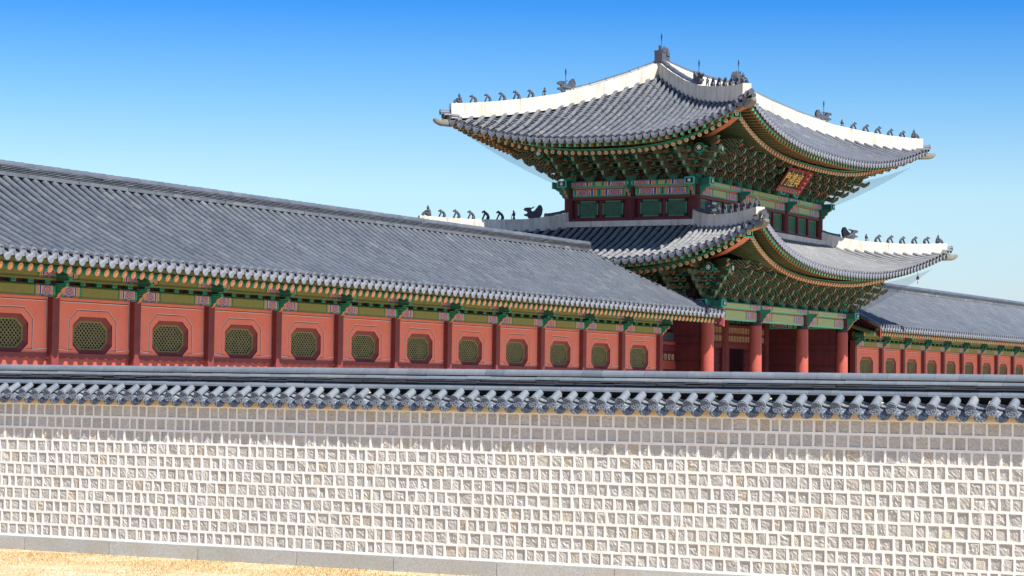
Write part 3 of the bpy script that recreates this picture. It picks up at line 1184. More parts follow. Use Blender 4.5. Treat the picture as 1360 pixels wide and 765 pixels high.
def plaque(mb, c, n, a, w, h):
    mb.box(c, (w, 0.05, h), 'bright_teal_paint', (a, n, V(0, 0, 1)))
    mb.box(c + n * 0.03, (w * 0.74, 0.02, h * 0.72), 'black_paint', (a, n, V(0, 0, 1)))
    for k in range(4):
        an = math.pi * k / 4
        x = a * math.cos(an) + V(0, 0, 1) * math.sin(an)
        z = n.cross(x)
        mb.box(c + n * (0.042 + 0.001 * k), (min(w, h) * 0.55, 0.012, 0.022), 'white_paint', (x, n, z))


def brace_scroll(mb, base, n, h, out, th):
    """carved bracket wing under the plate: scroll board standing out from a column head"""
    a = V(0, 0, 1).cross(n)
    pr = [(0, 0), (0.25, 0.12), (0.32, 0.30), (0.55, 0.42), (0.62, 0.62), (1.0, 0.78), (1.0, 1.0), (0, 1.0)]
    poly = [base + n * (out * x) + V(0, 0, h * z) for x, z in pr]
    mb.prism(poly, a * (-th / 2), a * (th / 2), 'scroll_paint', lambda i: 'salmon_paint' if i < 5 else 'teal_paint')


XS_L = (-7.59, -2.65, 2.65, 7.59)
YS_L = (-3.63, 0.0, 3.63)
XS_U = (-6.81, -2.65, 2.65, 6.81)
YS_U = (-2.75, 0.0, 2.75)


def storey_beams(xs, ys, hx, hy, zb, zt_, zp0, zp1, cr, thick):
    for face in ('front', 'left', 'back', 'right'):
        a, n = AX[face]
        cs_ = xs if face in ('front', 'back') else ys
        hd = hy if face in ('front', 'back') else hx
        for c0, c1 in zip(cs_[:-1], cs_[1:]):
            mb = MB()
            painted_beam(mb, W(face, c0 + cr, hd, (zb + zt_) / 2), W(face, c1 - cr, hd, (zb + zt_) / 2), thick, zt_ - zb, 'painted_beam', 'teal_paint')
            gpart(mb, 'painted_beam')
            mb = MB()
            painted_beam(mb, W(face, c0 + 0.04, hd + 0.02, (zp0 + zp1) / 2), W(face, c1 - 0.04, hd + 0.02, (zp0 + zp1) / 2), thick + 0.16, zp1 - zp0, 'painted_beam', 'teal_paint')
            gpart(mb, 'plate_beam')
        mb = MB()
        mb.box(W(face, 0, hd, (zt_ + zp0) / 2), (2 * hd_len(xs, ys, face) - 0.3, thick * 0.7, zp0 - zt_ + 0.02), 'salmon_paint', (a, n, V(0, 0, 1)))
        gpart(mb, 'red_fillet')
        for c in cs_:
            mb = MB()
            end = abs(c) > hd_len(xs, ys, face) - 0.01
            brace_scroll(mb, W(face, c, hd + cr * 0.95, zb - 0.05), n, zp0 - zb + 0.10, 0.42, 0.11)
            if not (end and face in ('left', 'right')):
                mb.bar(W(face, c, hd, zb + 0.02), W(face, c, hd, zp0 + 0.01), cr * 1.5, cr * 1.5, 'maroon_paint', up=(1, 0, 0))
            gpart(mb, 'scroll_brace')
        # plate ends cross at the corners and carry a painted plaque
        for sg in (-1, 1):
            mb = MB()
            cc = sg * (hd_len(xs, ys, face) + 0.34)
            mb.box(W(face, cc, hd + 0.02, (zp0 + zp1) / 2), (0.62, thick + 0.1, zp1 - zp0 - 0.01), 'dark_green_paint', (a, n, V(0, 0, 1)))
            plaque(mb, W(face, cc + sg * 0.335, hd + 0.02, (zp0 + zp1) / 2), a * sg, n, thick + 0.14, (zp1 - zp0) + 0.03)
            gpart(mb, 'plate_end')


def hd_len(xs, ys, face):
    return xs[-1] if face in ('front', 'back') else ys[-1]


storey_beams(XS_L, YS_L, 7.59, 3.63, 5.85, 6.28, 6.31, 6.55, 0.25, 0.30)
storey_beams(XS_U, YS_U, 6.81, 2.75, 10.72, 11.06, 11.10, 11.34, 0.205, 0.26)


# -------- bracket sets
def bracket_mesh(tiers, th, step, corner=False):
    """bracket cluster; local -y points out of the wall, z up from the plate. step = outreach per tier"""
    mb = MB()
    # bearing block
    mb.prism([V(-0.14, 0, 0), V(0.14, 0, 0), V(0.19, 0, 0.10), V(0.19, 0, 0.20), V(-0.19, 0, 0.20), V(-0.19, 0, 0.10)], V(0, -0.17, 0), V(0, 0.17, 0), 'dark_green_paint', 'teal_paint')
    z = 0.18
    for t_ in range(tiers):
        out = step * (t_ + 1)
        tip = out + 0.34
        # tongue arm: board that sweeps down then curls up at the tip
        prof = [(0.25, 0.0), (-out * 0.6, 0.0), (-out, -0.03), (-out - 0.16, -0.10), (-tip, 0.02), (-tip - 0.07, 0.17), (-tip - 0.02, 0.19),
                (-tip + 0.09, 0.10), (-out - 0.08, 0.13), (-out, 0.20), (0.25, 0.20)]
        poly = [V(0, y, z + zz) for y, zz in prof]
        mb.prism(poly, V(-0.05, 0, 0), V(0.05, 0, 0), 'bracket_paint', lambda i: ('salmon_paint', 'salmon_paint', 'salmon_paint', 'dark_green_paint', 'pale_edge_paint', 'salmon_paint', 'salmon_paint', 'teal_paint', 'teal_paint', 'teal_paint', 'teal_paint')[i])
        # cross arms parallel to the wall at each step, longer ones above
        for k in range(t_ + 1):
            yy = -step * (k + (0 if t_ == 0 else 0)) - (step if t_ else 0) * 0
            yy = -step * k
            half = 0.30 if (t_ - k) % 2 == 0 else 0.44
            pr = [(-half, 0.09), (-half + 0.10, 0.0), (half - 0.10, 0.0), (half, 0.09), (half, 0.16), (-half, 0.16)]
            mb.prism([V(x, yy, z + zz) for x, zz in pr], V(0, -0.045, 0), V(0, 0.045, 0), 'bracket_paint', lambda i: 'salmon_paint' if i in (0, 2) else 'teal_paint')
            for bx in (-half + 0.07, half - 0.07):
                mb.box((bx, yy, z + 0.195), (0.13, 0.13, 0.07), 'dark_green_paint', mats={'-y': 'teal_paint', '-x': 'teal_paint', '-z': 'salmon_paint'})
        z += th
    # upper beak: a cloud-carved board under the purlin
    o = step * tiers
    prof = [(0.2, 0.0), (-o * 0.8, 0.0), (-o - 0.12, 0.02), (-o - 0.30, 0.12), (-o - 0.18, 0.20), (-o - 0.28, 0.30), (-o - 0.08, 0.34), (0.2, 0.34)]
    mb.prism([V(0, y, z + zz) for y, zz in prof], V(-0.05, 0, 0), V(0.05, 0, 0), 'bracket_paint', lambda i: 'salmon_paint' if i in (2, 3, 5) else 'teal_paint')
    return mb


BR_L = bracket_mesh(4, 0.255, 0.36).mesh('bracket_set')
BR_U = bracket_mesh(4, 0.245, 0.42).mesh('bracket_set')
fix_normals(BR_L)
fix_normals(BR_U)
ROT = {'front': 0, 'left': -math.pi / 2, 'back': math.pi, 'right': math.pi / 2}


def brackets(me, xs, ys, hx, hy, zb, nside, ncen, pdo, ext, top):
    for face in ('front', 'left', 'back', 'right'):
        a, n = AX[face]
        cs_ = xs if face in ('front', 'back') else ys
        hd = hy if face in ('front', 'back') else hx
        cc = []
        for k, (c0, c1) in enumerate(zip(cs_[:-1], cs_[1:])):
            m = ncen if (face in ('front', 'back') and k == 1) else (nside if face in ('front', 'back') else 3)
            cc += [lerp(c0, c1, j / m) for j in range(m)]
        cc.append(cs_[-1])
        for c in cc:
            p = W(face, c, hd, zb)
            o = link('bracket_set', me, gate, p - GP, (0, 0, ROT[face]))
        # filler wall behind and two purlins carried by the clusters
        mb = MB()
        mb.box(W(face, 0, hd - 0.06, (zb + top) / 2), (2 * hd_len(xs, ys, face) + 0.1, 0.06, top - zb), 'filler_panel_paint', (a, n, V(0, 0, 1)))
        gpart(mb, 'filler_panel')
        mb = MB()
        hl = hd_len(xs, ys, face)
        for dd, zz, rad in ((pdo, top - 0.10, 0.13), (0.0, top + 0.12, 0.14)):
            mb.tube([W(face, -hl - dd - ext, hd + dd, zz), W(face, hl + dd + ext, hd + dd, zz)], rad, 'olive_paint', 12)
            mb.box(W(face, 0, hd + dd, zz - 0.2), (2 * (hl + dd) + 0.3, 0.12, 0.16), 'dark_green_paint', (a, n, V(0, 0, 1)))
        gpart(mb, 'eave_purlin')
        # painted purlin ends at the corners
        for sg in (-1, 1):
            mb = MB()
            c0 = W(face, sg * (hl + pdo + ext + 0.002), hd + pdo, top - 0.10)
            ax = a * sg
            y = n
            zv = V(0, 0, 1)
            for rad, mt, dx in ((0.20, 'teal_paint', 0.0), (0.155, 'black_paint', 0.03)):
                mb.tube([c0 - ax * 0.05, c0 + ax * dx + ax * 0.01], rad, mt, 16)
            for k in range(4):
                an = math.pi * k / 4
                x = y * math.cos(an) + zv * math.sin(an)
                mb.box(c0 + ax * (0.046 + 0.001 * k), (0.22, 0.01, 0.03), 'white_paint', (x, ax, x.cross(ax)))
            gpart(mb, 'purlin_end')
    # diagonal corner clusters
    for sx in (-1, 1):
        for sy in (-1, 1):
            ang = math.atan2(sy, sx) + math.pi / 2
            o = link('bracket_set', me, gate, V(sx * hx, GY + sy * hy, zb) - GP, (0, 0, ang))
            o.scale = (1, 1.2, 1)


brackets(BR_L, XS_L, YS_L, 7.59, 3.63, 6.55, 4, 4, 0.54, 0.67, 7.85)
brackets(BR_U, XS_U, YS_U, 6.81, 2.75, 11.34, 4, 5, 0.72, 0.645, 12.50)

# -------- upper storey: plaster skirt, sills, window walls
for face in ('front', 'left', 'back', 'right'):
    a, n = AX[face]
    xs, hd = (XS_U, 2.75) if face in ('front', 'back') else (YS_U, 6.81)
    hl = xs[-1]
    mb = MB()
    mb.box(W(face, 0, hd + 0.16, 9.62), (2 * hl + 0.50, 0.34, 0.23), 'lime_plaster', (a, n, V(0, 0, 1)))
    gpart(mb, 'plaster_skirt')
    mb = MB()
    mb.box(W(face, 0, hd - 0.10, 10.22), (2 * hl, 0.08, 1.10), 'maroon_paint', (a, n, V(0, 0, 1)))
    mb.box(W(face, 0, hd + 0.02, 9.80), (2 * hl, 0.20, 0.12), 'maroon_paint', (a, n, V(0, 0, 1)))
    mb.box(W(face, 0, hd + 0.02, 10.66), (2 * hl, 0.20, 0.12), 'maroon_paint', (a, n, V(0, 0, 1)))
    gpart(mb, 'window_wall')


def lattice_bars(mb, poly, pitch, w, d0, d1, place, mat, slope=1.0):
    """crossed diagonal bars clipped to a convex polygon in (u, v); place(u, v, d) gives the 3D point"""
    P = [np.array(p) for p in poly]
    us = [p[0] for p in P]
    vs = [p[1] for p in P]
    for sg in (1, -1):
        dv = np.array([1.0, sg * slope])
        dv /= np.linalg.norm(dv)
        nv = np.array([-dv[1], dv[0]])
        proj = [p @ nv for p in P]
        q = math.floor(min(proj) / pitch) * pitch
        while q <= max(proj):
            hits = []
            for i in range(len(P)):
                A, B = P[i], P[(i + 1) % len(P)]
                da, db = A @ nv - q, B @ nv - q
                if (da < 0) != (db < 0):
                    hits.append(A + (B - A) * (da / (da - db)))
            if len(hits) == 2:
                hits.sort(key=lambda h: h @ dv)
                a_, b_ = hits
                if np.linalg.norm(b_ - a_) > 0.02:
                    o = nv * (w / 2)
                    dd = d0 + (0.004 if sg > 0 else 0)
                    q4 = [a_ - o, b_ - o, b_ + o, a_ + o]
                    mb.face([place(p[0], p[1], dd + d1) for p in q4], mat)
                    mb.face([place(p[0], p[1], dd) if i in (0, 1) else place(p[0], p[1], dd + d1) for i, p in ((0, a_ - o), (1, b_ - o), (2, b_ - o), (3, a_ - o))], mat)
                    mb.face([place(p[0], p[1], dd) if i in (0, 1) else place(p[0], p[1], dd + d1) for i, p in ((0, b_ + o), (1, a_ + o), (2, a_ + o), (3, b_ + o))], mat)
            q += pitch


def upper_window(face, c, hd, wdt, zlo, zhi, ornate):
    a, n = AX[face]
    zc = (zlo + zhi) / 2
    h = zhi - zlo
    fr = MB()
    t_ = 0.055
    d = hd - 0.02
    fm = 'window_green_paint'
    for cc, zz, ww, hh in ((c, zhi - t_ / 2, wdt, t_), (c, zlo + t_ / 2, wdt, t_), (c - wdt / 2 + t_ / 2, zc, t_, h - 2 * t_), (c + wdt / 2 - t_ / 2, zc, t_, h - 2 * t_)):
        fr.box(W(face, cc, d, zz), (ww, 0.05, hh), fm, (a, n, V(0, 0, 1)))
    if ornate:
        for sg in (-1, 1):
            for sz in (-1, 1):
                fr.box(W(face, c + sg * (wdt / 2 - 0.05), d + 0.012, zc + sz * (h / 2 - 0.05)), (0.11, 0.06, 0.11), 'black_paint', (a, n, V(0, 0, 1)))
    fo = gpart(fr, 'window')
    mb = MB()
    mb.box(W(face, c, hd - 0.05, zc), (wdt - 2 * t_, 0.02, h - 2 * t_), 'dark_recess' if ornate else 'window_green_paint', (a, n, V(0, 0, 1)))
    w2, h2 = wdt / 2 - t_, h / 2 - t_
    lattice_bars(mb, [(-w2, -h2), (w2, -h2), (w2, h2), (-w2, h2)], 0.062, 0.020, hd - 0.04, 0.012, lambda u, v, dd: W(face, c + u, dd, zc + v), 'window_green_paint')
    gpart(mb, 'lattice', fo)


for face in ('left', 'right'):
    for c0, c1 in ((-2.75, 0), (0, 2.75)):
        for f in (0.30, 0.70):
            upper_window(face, lerp(c0, c1, f), 6.81, 0.90, 9.90, 10.57, True)
for face in ('front', 'back'):
    a, n = AX[face]
    for c0, c1, m in ((-6.81, -2.65, 3), (-2.65, 2.65, 4), (2.65, 6.81, 3)):
        for j in range(1, m):
            mb = MB()
            cc = lerp(c0 + 0.2, c1 - 0.2, j / m)
            mb.box(W(face, cc, 2.77, 10.23), (0.17, 0.17, 0.74), 'maroon_paint', (a, n, V(0, 0, 1)))
            gpart(mb, 'window_post')
        for j in range(m):
            wd = (c1 - c0 - 0.4) / m
            upper_window(face, lerp(c0 + 0.2, c1 - 0.2, (j + 0.5) / m), 2.75, wd - 0.2, 9.88, 10.58, False)

# -------- lower storey: door wall on the mid line, closed board walls at the ends
mid = MB()
for c0, c1, op in ((-7.34, -2.65, False), (-2.65, 2.65, False), (2.65, 7.34, True)):
    for j in range(2):
        x0, x1 = lerp(c0 + 0.25, c1 - 0.25, j / 2), lerp(c0 + 0.25, c1 - 0.25, (j + 1) / 2)
        if op and j == 0:
            continue
        npl = 7
        for k in range(npl):
            xa, xb = lerp(x0 + 0.04, x1 - 0.04, k / npl), lerp(x0 + 0.04, x1 - 0.04, (k + 1) / npl)
            mid.box(((xa + xb) / 2, GY + 0.02 + 0.004 * (k % 2), 3.28), (xb - xa - 0.008, 0.08, 3.3), 'deep_maroon_paint')  # deeper maroon puts the shade of the gate interior into the colour
        for zz in (4.15, 3.0, 2.2, 4.75):
            mid.box(((x0 + x1) / 2, GY - 0.035, zz), (x1 - x0 - 0.1, 0.03, 0.10), 'deep_maroon_paint')
            for k in range(12):
                mid.tube([(lerp(x0 + 0.1, x1 - 0.1, k / 11), GY - 0.05, zz), (lerp(x0 + 0.1, x1 - 0.1, k / 11), GY - 0.075, zz)], [0.03, 0.01], 'iron', 6)
mid.box((0, GY, 5.0), (15.2, 0.22, 0.20), 'maroon_paint')
for xx in (-7.3, -2.4, 2.4, 2.9, 7.3):
    mid.box((xx, GY - 0.05, 3.3), (0.26, 0.2, 3.4), 'maroon_paint')
gpart(mid, 'door_leaves')
tr = MB()
tr.box((0, GY + 0.05, 5.55), (15.1, 0.04, 0.9), 'dark_recess')
for zz in (5.14, 5.50, 5.86):
    tr.box((0, GY, zz), (15.1, 0.14, 0.10), 'maroon_paint')
x = -7.4
while x < 7.4:
    for zz in (5.32, 5.68):
        # diamond-cut openings framed in pale wood
        for dx in (-0.09, 0.09):
            tr.box((x + dx, GY - 0.03, zz), (0.03, 0.06, 0.20), 'cream_paint')
        for dz in (-0.11, 0.11):
            tr.box((x, GY - 0.034, zz + dz), (0.14, 0.06, 0.02), 'cream_paint')
        tr.box((x + 0.165, GY - 0.02, zz), (0.14, 0.06, 0.28), 'maroon_paint')
    x += 0.33
gpart(tr, 'transom_grille')
for sx in (-1, 1):
    ew = MB()
    X = sx * 7.50
    npl = 22
    for k in range(npl):
        ya, yb = lerp(-3.6, 3.2, k / npl), lerp(-3.6, 3.2, (k + 1) / npl)
        ew.box((X + 0.006 * (k % 2), (ya + yb) / 2, 3.75), (0.06, yb - ya - 0.006, 4.2), 'deep_maroon_paint')  # same deeper maroon, interior shade painted into the boards
    for zz in (5.12, 4.82, 4.15, 3.1):
        ew.box((X, GY, zz), (0.11, 6.9, 0.09), 'deep_maroon_paint')
        for k in range(40):
            yy = lerp(-3.5, 3.1, k / 39)
            ew.tube([(X - 0.055, yy, zz), (X - 0.08, yy, zz)], [0.028, 0.01], 'iron', 6)
            ew.tube([(X + 0.055, yy, zz), (X + 0.08, yy, zz)], [0.028, 0.01], 'iron', 6)
    gpart(ew, 'board_wall')
ce = MB()
ce.box((0, GY, 6.40), (15.0, 7.1, 0.06), 'dark_green_paint')
for k in range(11):
    ce.box((lerp(-7, 7, k / 10), GY, 6.30), (0.16, 7.0, 0.16), 'olive_paint', mats={'-z': 'salmon_paint'})
gpart(ce, 'ceiling_boards')
cw = MB()
cw.box((0, GY, 8.3), (14.9, 6.9, 0.05), 'dark_recess')
cw.box((0, GY, 12.95), (13.3, 5.2, 0.05), 'dark_recess')
gpart(cw, 'loft_floor')
pf = MB()
pf.box((0, GY, 1.56), (18.0, 10.4, 0.16), 'plinth_granite')
gpart(pf, 'stone_platform')

# -------- name board
sb = MB()
ct, cb_ = V(0, -4.66, 12.26), V(0, -4.06, 11.40)
up = (ct - cb_)
hgt = up.length
up.normalize()
nrm = V(1, 0, 0).cross(up)
if nrm.y > 0:
    nrm = -nrm
cen = (ct + cb_) / 2
A3 = (V(1, 0, 0), nrm, up)
sb.box(cen - nrm * 0.03, (2.10, 0.06, hgt - 0.26), 'black_paint', A3)
sbo = gpart(sb, 'name_board')
sbo['label'] = 'slanted black name board with gold lettering and a red frame'
fb = MB()
for sg in (-1, 1):
    a0 = cen + V(sg * 1.05, 0, 0)
    fb.prism([a0 - up * (hgt / 2 - 0.12) - nrm * 0.02, a0 + up * (hgt / 2 - 0.12) - nrm * 0.02, a0 + V(sg * 0.30, 0, 0) + up * (hgt / 2 + 0.03) + nrm * 0.10, a0 + V(sg * 0.30, 0, 0) - up * (hgt / 2 + 0.03) + nrm * 0.10], nrm * 0, nrm * 0.04, 'red_paint')
for sg, mt in ((-1, 'frame_red_paint'), (1, 'red_paint')):
    a0 = cen + up * (sg * (hgt / 2 - 0.13))
    fb.prism([a0 + V(-1.05, 0, 0) - nrm * 0.02, a0 + V(1.05, 0, 0) - nrm * 0.02, a0 + V(1.35, 0, 0) + up * (sg * 0.16) + nrm * 0.10, a0 + V(-1.35, 0, 0) + up * (sg * 0.16) + nrm * 0.10], nrm * 0, nrm * 0.04, mt)
for k in range(9):
    fb.box(cen + V(1.2, 0, 0) + up * lerp(-hgt / 2 + 0.1, hgt / 2 - 0.1, k / 8) + nrm * 0.09, (0.09, 0.05, 0.06), 'blue_paint' if k % 2 else 'gold_paint', A3)
for k in range(15):
    fb.box(cen + V(lerp(-1.1, 1.1, k / 14), 0, 0) - up * (hgt / 2 - 0.04) + nrm * 0.085, (0.06, 0.05, 0.06), 'cream_paint' if k % 2 else 'red_paint', A3)
gpart(fb, 'frame', sbo, fix=True)
cu_ = bpy.data.curves.new('lettering', 'FONT')
cu_.body = '\u9580\u79ae\u8208'
cu_.size = 0.80
cu_.align_x = 'CENTER'
cu_.align_y = 'CENTER'
cu_.extrude = 0.012
cu_.offset = 0.002
cu_.space_character = 1.06
to = bpy.data.objects.new('lettering', cu_)
COL.objects.link(to)
bpy.context.view_layer.update()
tme = bpy.data.meshes.new_from_object(to.evaluated_get(bpy.context.evaluated_depsgraph_get()))
bpy.data.objects.remove(to)
tme.materials.clear()
tme.materials.append(MATS['gold_paint'])
vs = np.array([v.co for v in tme.vertices])
cx_, cy_ = (vs[:, 0].max() + vs[:, 0].min()) / 2, (vs[:, 1].max() + vs[:, 1].min()) / 2
sx_, sy_ = 1.80 / (vs[:, 0].max() - vs[:, 0].min()), (hgt - 0.42) / (vs[:, 1].max() - vs[:, 1].min())
for v in tme.vertices:
    v.co = cen - GP + V(1, 0, 0) * ((v.co.x - cx_) * sx_) + up * ((v.co.y - cy_) * sy_) + nrm * (0.006 + v.co.z)
link('lettering', tme, sbo)
hk = MB()
for sg in (-1, 1):
    p0 = V(sg * 0.75 + 0.1, -4.06, 11.42)
    hk.tube([p0 + V(0, 0.05, 0.05), p0 + V(0, -0.02, -0.10), p0 + V(0.02, -0.06, -0.22), p0 + V(0.05, -0.16, -0.25), p0 + V(0.05, -0.2, -0.15)], [0.05, 0.06, 0.05, 0.04, 0.02], 'bright_teal_paint', 8)
    hk.tube([p0 + V(0, 0.0, 0.06), p0 + V(0, -0.08, -0.05)], [0.08, 0.06], 'orange_paint', 8)
gpart(hk, 'cloud_hook', sbo)

# -------- bird nets behind the side and rear eaves
for rf, hd_off, zlo, zhi in ((UP, 0.25, 11.45, 12.35), (LO, 0.25, 6.7, 7.62)):
    for face in ('right', 'back'):
        hl, hd, _, _ = rf.dims(face)
        zlo -= 0.12 if face == 'right' else 0
        E = rf.E(face)
        mb = MB()
        rows = []
        for i in range(25):
            f = -1 + 2 * i / 24
            o, z = rf.eave(face, f * (E - 0.9))
            rows.append([lerp(W(face, f * (E - 0.55), o - 0.5, z - 0.42), W(face, f * (hl + 0.62), hd + hd_off + 0.37, zlo), t_) - V(0, 0, 0.10 * math.sin(math.pi * t_)) for t_ in (0, 0.25, 0.5, 0.75, 1)])
        mb.grid(rows, 'bird_net_thread')
        gpart(mb, 'bird_net')

# ------------------------------------------------------------------ roof figures (each one a thing)
def smoothed(mb, name):
    me = mb.mesh(name, True)
    fix_normals(me)
    me.polygons.foreach_set('use_smooth', [True] * len(me.polygons))
    return me


def beast_mesh(kind):
    """small clay guardian; faces +x, base at z=0, about 0.3 high"""
    mb = MB()
    m = 'clay'
    if kind == 'guardian':      # seated armoured figure, arms on its knees
        mb.tube([(-0.10, 0, 0.0), (-0.10, 0, 0.14), (-0.08, 0, 0.28), (-0.06, 0, 0.34)], [0.10, 0.10, 0.085, 0.05], m, 10)
        mb.tube([(-0.06, 0, 0.32), (-0.05, 0, 0.37), (-0.045, 0, 0.42), (-0.045, 0, 0.47)], [0.045, 0.062, 0.06, 0.03], m, 10)
        mb.tube([(-0.045, 0, 0.46), (-0.045, 0, 0.52)], [0.025, 0.012], m, 8)
        for s in (-1, 1):
            mb.tube([(-0.08, s * 0.08, 0.30), (0.04, s * 0.13, 0.24), (0.14, s * 0.10, 0.17)], [0.035, 0.032, 0.025], m, 8)
            mb.tube([(-0.08, s * 0.06, 0.08), (0.06, s * 0.09, 0.14), (0.15, s * 0.09, 0.16)], [0.06, 0.05, 0.042], m, 8)
            mb.tube([(0.15, s * 0.09, 0.17), (0.19, s * 0.09, 0.08), (0.21, s * 0.09, 0.0)], [0.042, 0.035, 0.04], m, 8)
    elif kind == 'monk':        # standing helper leaning on a staff
        mb.tube([(0, 0, 0.14), (0, 0, 0.24), (0.01, 0, 0.29)], [0.05, 0.058, 0.03], m, 9)
        mb.tube([(0.01, 0, 0.28), (0.015, 0, 0.32), (0.02, 0, 0.36)], [0.028, 0.04, 0.018], m, 9)
        for s in (-1, 1):
            mb.tube([(0, s * 0.03, 0.15), (s * 0.045, s * 0.035, 0.0)], [0.032, 0.026], m, 8)
            mb.tube([(0, s * 0.045, 0.26), (0.05, s * 0.05, 0.20), (0.08, s * 0.02, 0.17)], [0.022, 0.02, 0.018], m, 8)
        mb.tube([(0.07, 0, 0.22), (0.11, 0, 0.0)], [0.012, 0.014], m, 6)
    else:                       # crouching beast: arched back, straight forelegs, lowered head
        b = 0.03 if kind == 'beast_low' else 0.0
        mb.tube([(-0.13, 0, 0.02), (-0.135, 0, 0.10), (-0.09, 0, 0.20), (-0.02, 0, 0.27 - b), (0.04, 0, 0.29 - b)], [0.045, 0.058, 0.055, 0.05, 0.04], m, 9)
        mb.tube([(0.0, 0, 0.28 - b), (0.05, 0, 0.315 - b), (0.10, 0, 0.30 - b), (0.135, 0, 0.27 - b)], [0.04, 0.052, 0.04, 0.02], m, 9)
        for s in (-1, 1):
            mb.tube([(0.0, s * 0.032, 0.26 - b), (0.06, s * 0.036, 0.13), (0.115, s * 0.036, 0.0)], [0.036, 0.024, 0.026], m, 8)
            mb.tube([(-0.13, s * 0.035, 0.12), (-0.09, s * 0.05, 0.05), (-0.11, s * 0.045, 0.0)], [0.045, 0.036, 0.036], m, 8)
            mb.tube([(0.04, s * 0.03, 0.345 - b), (0.03, s * 0.04, 0.375 - b)], [0.016, 0.004], m, 6)
    return smoothed(mb, 'roof_figure')


def dragon_mesh():
    """ridge dragon head: open jaws one side, a swept mane fin on the other; faces +x"""
    mb = MB()
    prof = [(-0.28, 0.0), (-0.37, 0.18), (-0.40, 0.38), (-0.34, 0.53), (-0.27, 0.55), (-0.19, 0.44), (-0.10, 0.33), (0.0, 0.27), (0.06, 0.29),
            (0.10, 0.38), (0.18, 0.43), (0.30, 0.42), (0.36, 0.36), (0.33, 0.31), (0.24, 0.29), (0.18, 0.23), (0.25, 0.18), (0.33, 0.17), (0.33, 0.10), (0.20, 0.08), (0.14, 0.0)]
    mb.prism([V(x, 0, z) for x, z in prof], V(0, -0.09, 0), V(0, 0.09, 0), 'clay')
    mb.tube([(-0.2, 0, 0.12), (0.05, 0, 0.17), (0.2, 0, 0.2)], [0.13, 0.13, 0.09], 'clay', 9)
    mb.tube([(0.1, 0, 0.36), (0.30, 0, 0.37)], [0.085, 0.06], 'clay', 9)
    for s in (-1, 1):
        mb.tube([(0.12, s * 0.08, 0.40), (0.12, s * 0.11, 0.41)], [0.035, 0.02], 'clay', 8)
        mb.tube([(0.05, s * 0.07, 0.40), (-0.06, s * 0.09, 0.48)], [0.03, 0.008], 'clay', 7)
    me = mb.mesh('dragon_head')
    fix_normals(me)
    return me


def rod_mesh():
    mb = MB()
    mb.tube([(0, 0, 0), (0, 0, 0.36), (0, 0, 0.38), (0, 0, 0.66)], [0.012, 0.012, 0.022, 0.012], 'iron', 6)
    mb.tube([(0, 0, 0.42), (0, 0, 0.52), (0, 0, 0.62)], [0.02, 0.036, 0.02], 'iron', 8)
    mb.tube([(-0.14, 0.05, 0.0), (0, 0, 0.06), (0.14, -0.05, 0.0)], [0.010] * 3, 'iron', 6)
    for x, y in ((-0.14, 0.05), (0.14, -0.05)):
        mb.tube([(x, y, -0.02), (x, y, 0.16)], [0.012, 0.02], 'iron', 6)
    return mb.mesh('lightning_rod')


FIG = {k: beast_mesh(k) for k in ('guardian', 'beast', 'beast_low', 'monk')}
DRAGON = dragon_mesh()
ROD = rod_mesh()
hips = [
    ('upper', UP, (-1, -1), 'upper roof, near corner', 'upper roof near corner'),
    ('upper', UP, (-1, 1), 'upper roof, left corner', 'upper roof left corner'),
    ('upper', UP, (1, -1), 'upper roof, right corner', 'upper roof right corner'),
    ('lower', LO, (-1, -1), 'lower roof, near corner', 'lower roof near corner'),
    ('lower', LO, (-1, 1), 'lower roof, left corner', 'lower roof left corner'),
    ('lower', LO, (1, -1), 'lower roof, right corner', 'lower roof right corner'),
]
ORD = ['', 'second', 'third', 'fourth', 'fifth', 'sixth', 'seventh']
KINDS_ = ['guardian', 'beast_low', 'beast', 'beast', 'beast', 'beast', 'monk']
for lev, rf, (sx, sy), where, short in hips:
    P0 = V(sx * rf.tx, GY + sy * rf.ty, 0)
    P1 = V(sx * (rf.hx + rf.e), GY + sy * (rf.hy + rf.e), 0)
    d = P1 - P0
    L = d.length
    d.normalize()
    ang = math.atan2(d.y, d.x)

    def ztop(k):
        hgt = 0.60 if rf.ridge else 0.50 * interp(k, [0, .1, .3, 1], [1.30, 1.18, 1.0, 0.95])
        return rf.hz(k, (sx, sy) == (-1, 1)) + hgt - 0.125
    ks = np.linspace(0.93, 0.54, 7) if rf.ridge else np.linspace(0.915, 0.36, 7)
    for i, k in enumerate(ks):
        kind = KINDS_[i]
        p = P0 + d * (L * k) + V(0, 0, ztop(k))
        o = link('roof_figure', FIG[kind], None, p, (0, 0, ang + rng.normal(0, 0.08)))
        s = (0.86 if kind == 'guardian' else 0.98) * rng.uniform(0.95, 1.05)
        o.scale = (s, s, s)
        if i == 0:
            lab = 'seated clay guardian at the ridge tip, ' + where
        elif kind == 'monk':
            lab = 'standing clay figure beside the dragon head, ' + where
        else:
            lab = '%s clay figure from the tip, crouching, %s' % (ORD[i], where)
        tag(o, lab, 'ridge figure', 'clay figures along the roof ridges')
    kd = 0.445 if rf.ridge else 0.24
    p = P0 + d * (L * kd) + V(0, 0, ztop(kd))
    o = link('dragon_head', DRAGON, None, p, (0, 0, ang))
    tag(o, 'dark clay dragon head%s, %s' % (' with a lightning rod' if rf.ridge else ' with open jaws', where), 'dragon head', 'dragon heads on the ridges')
    if rf.ridge:
        link('lightning_rod', ROD, o, (0.0, 0, 0.30))

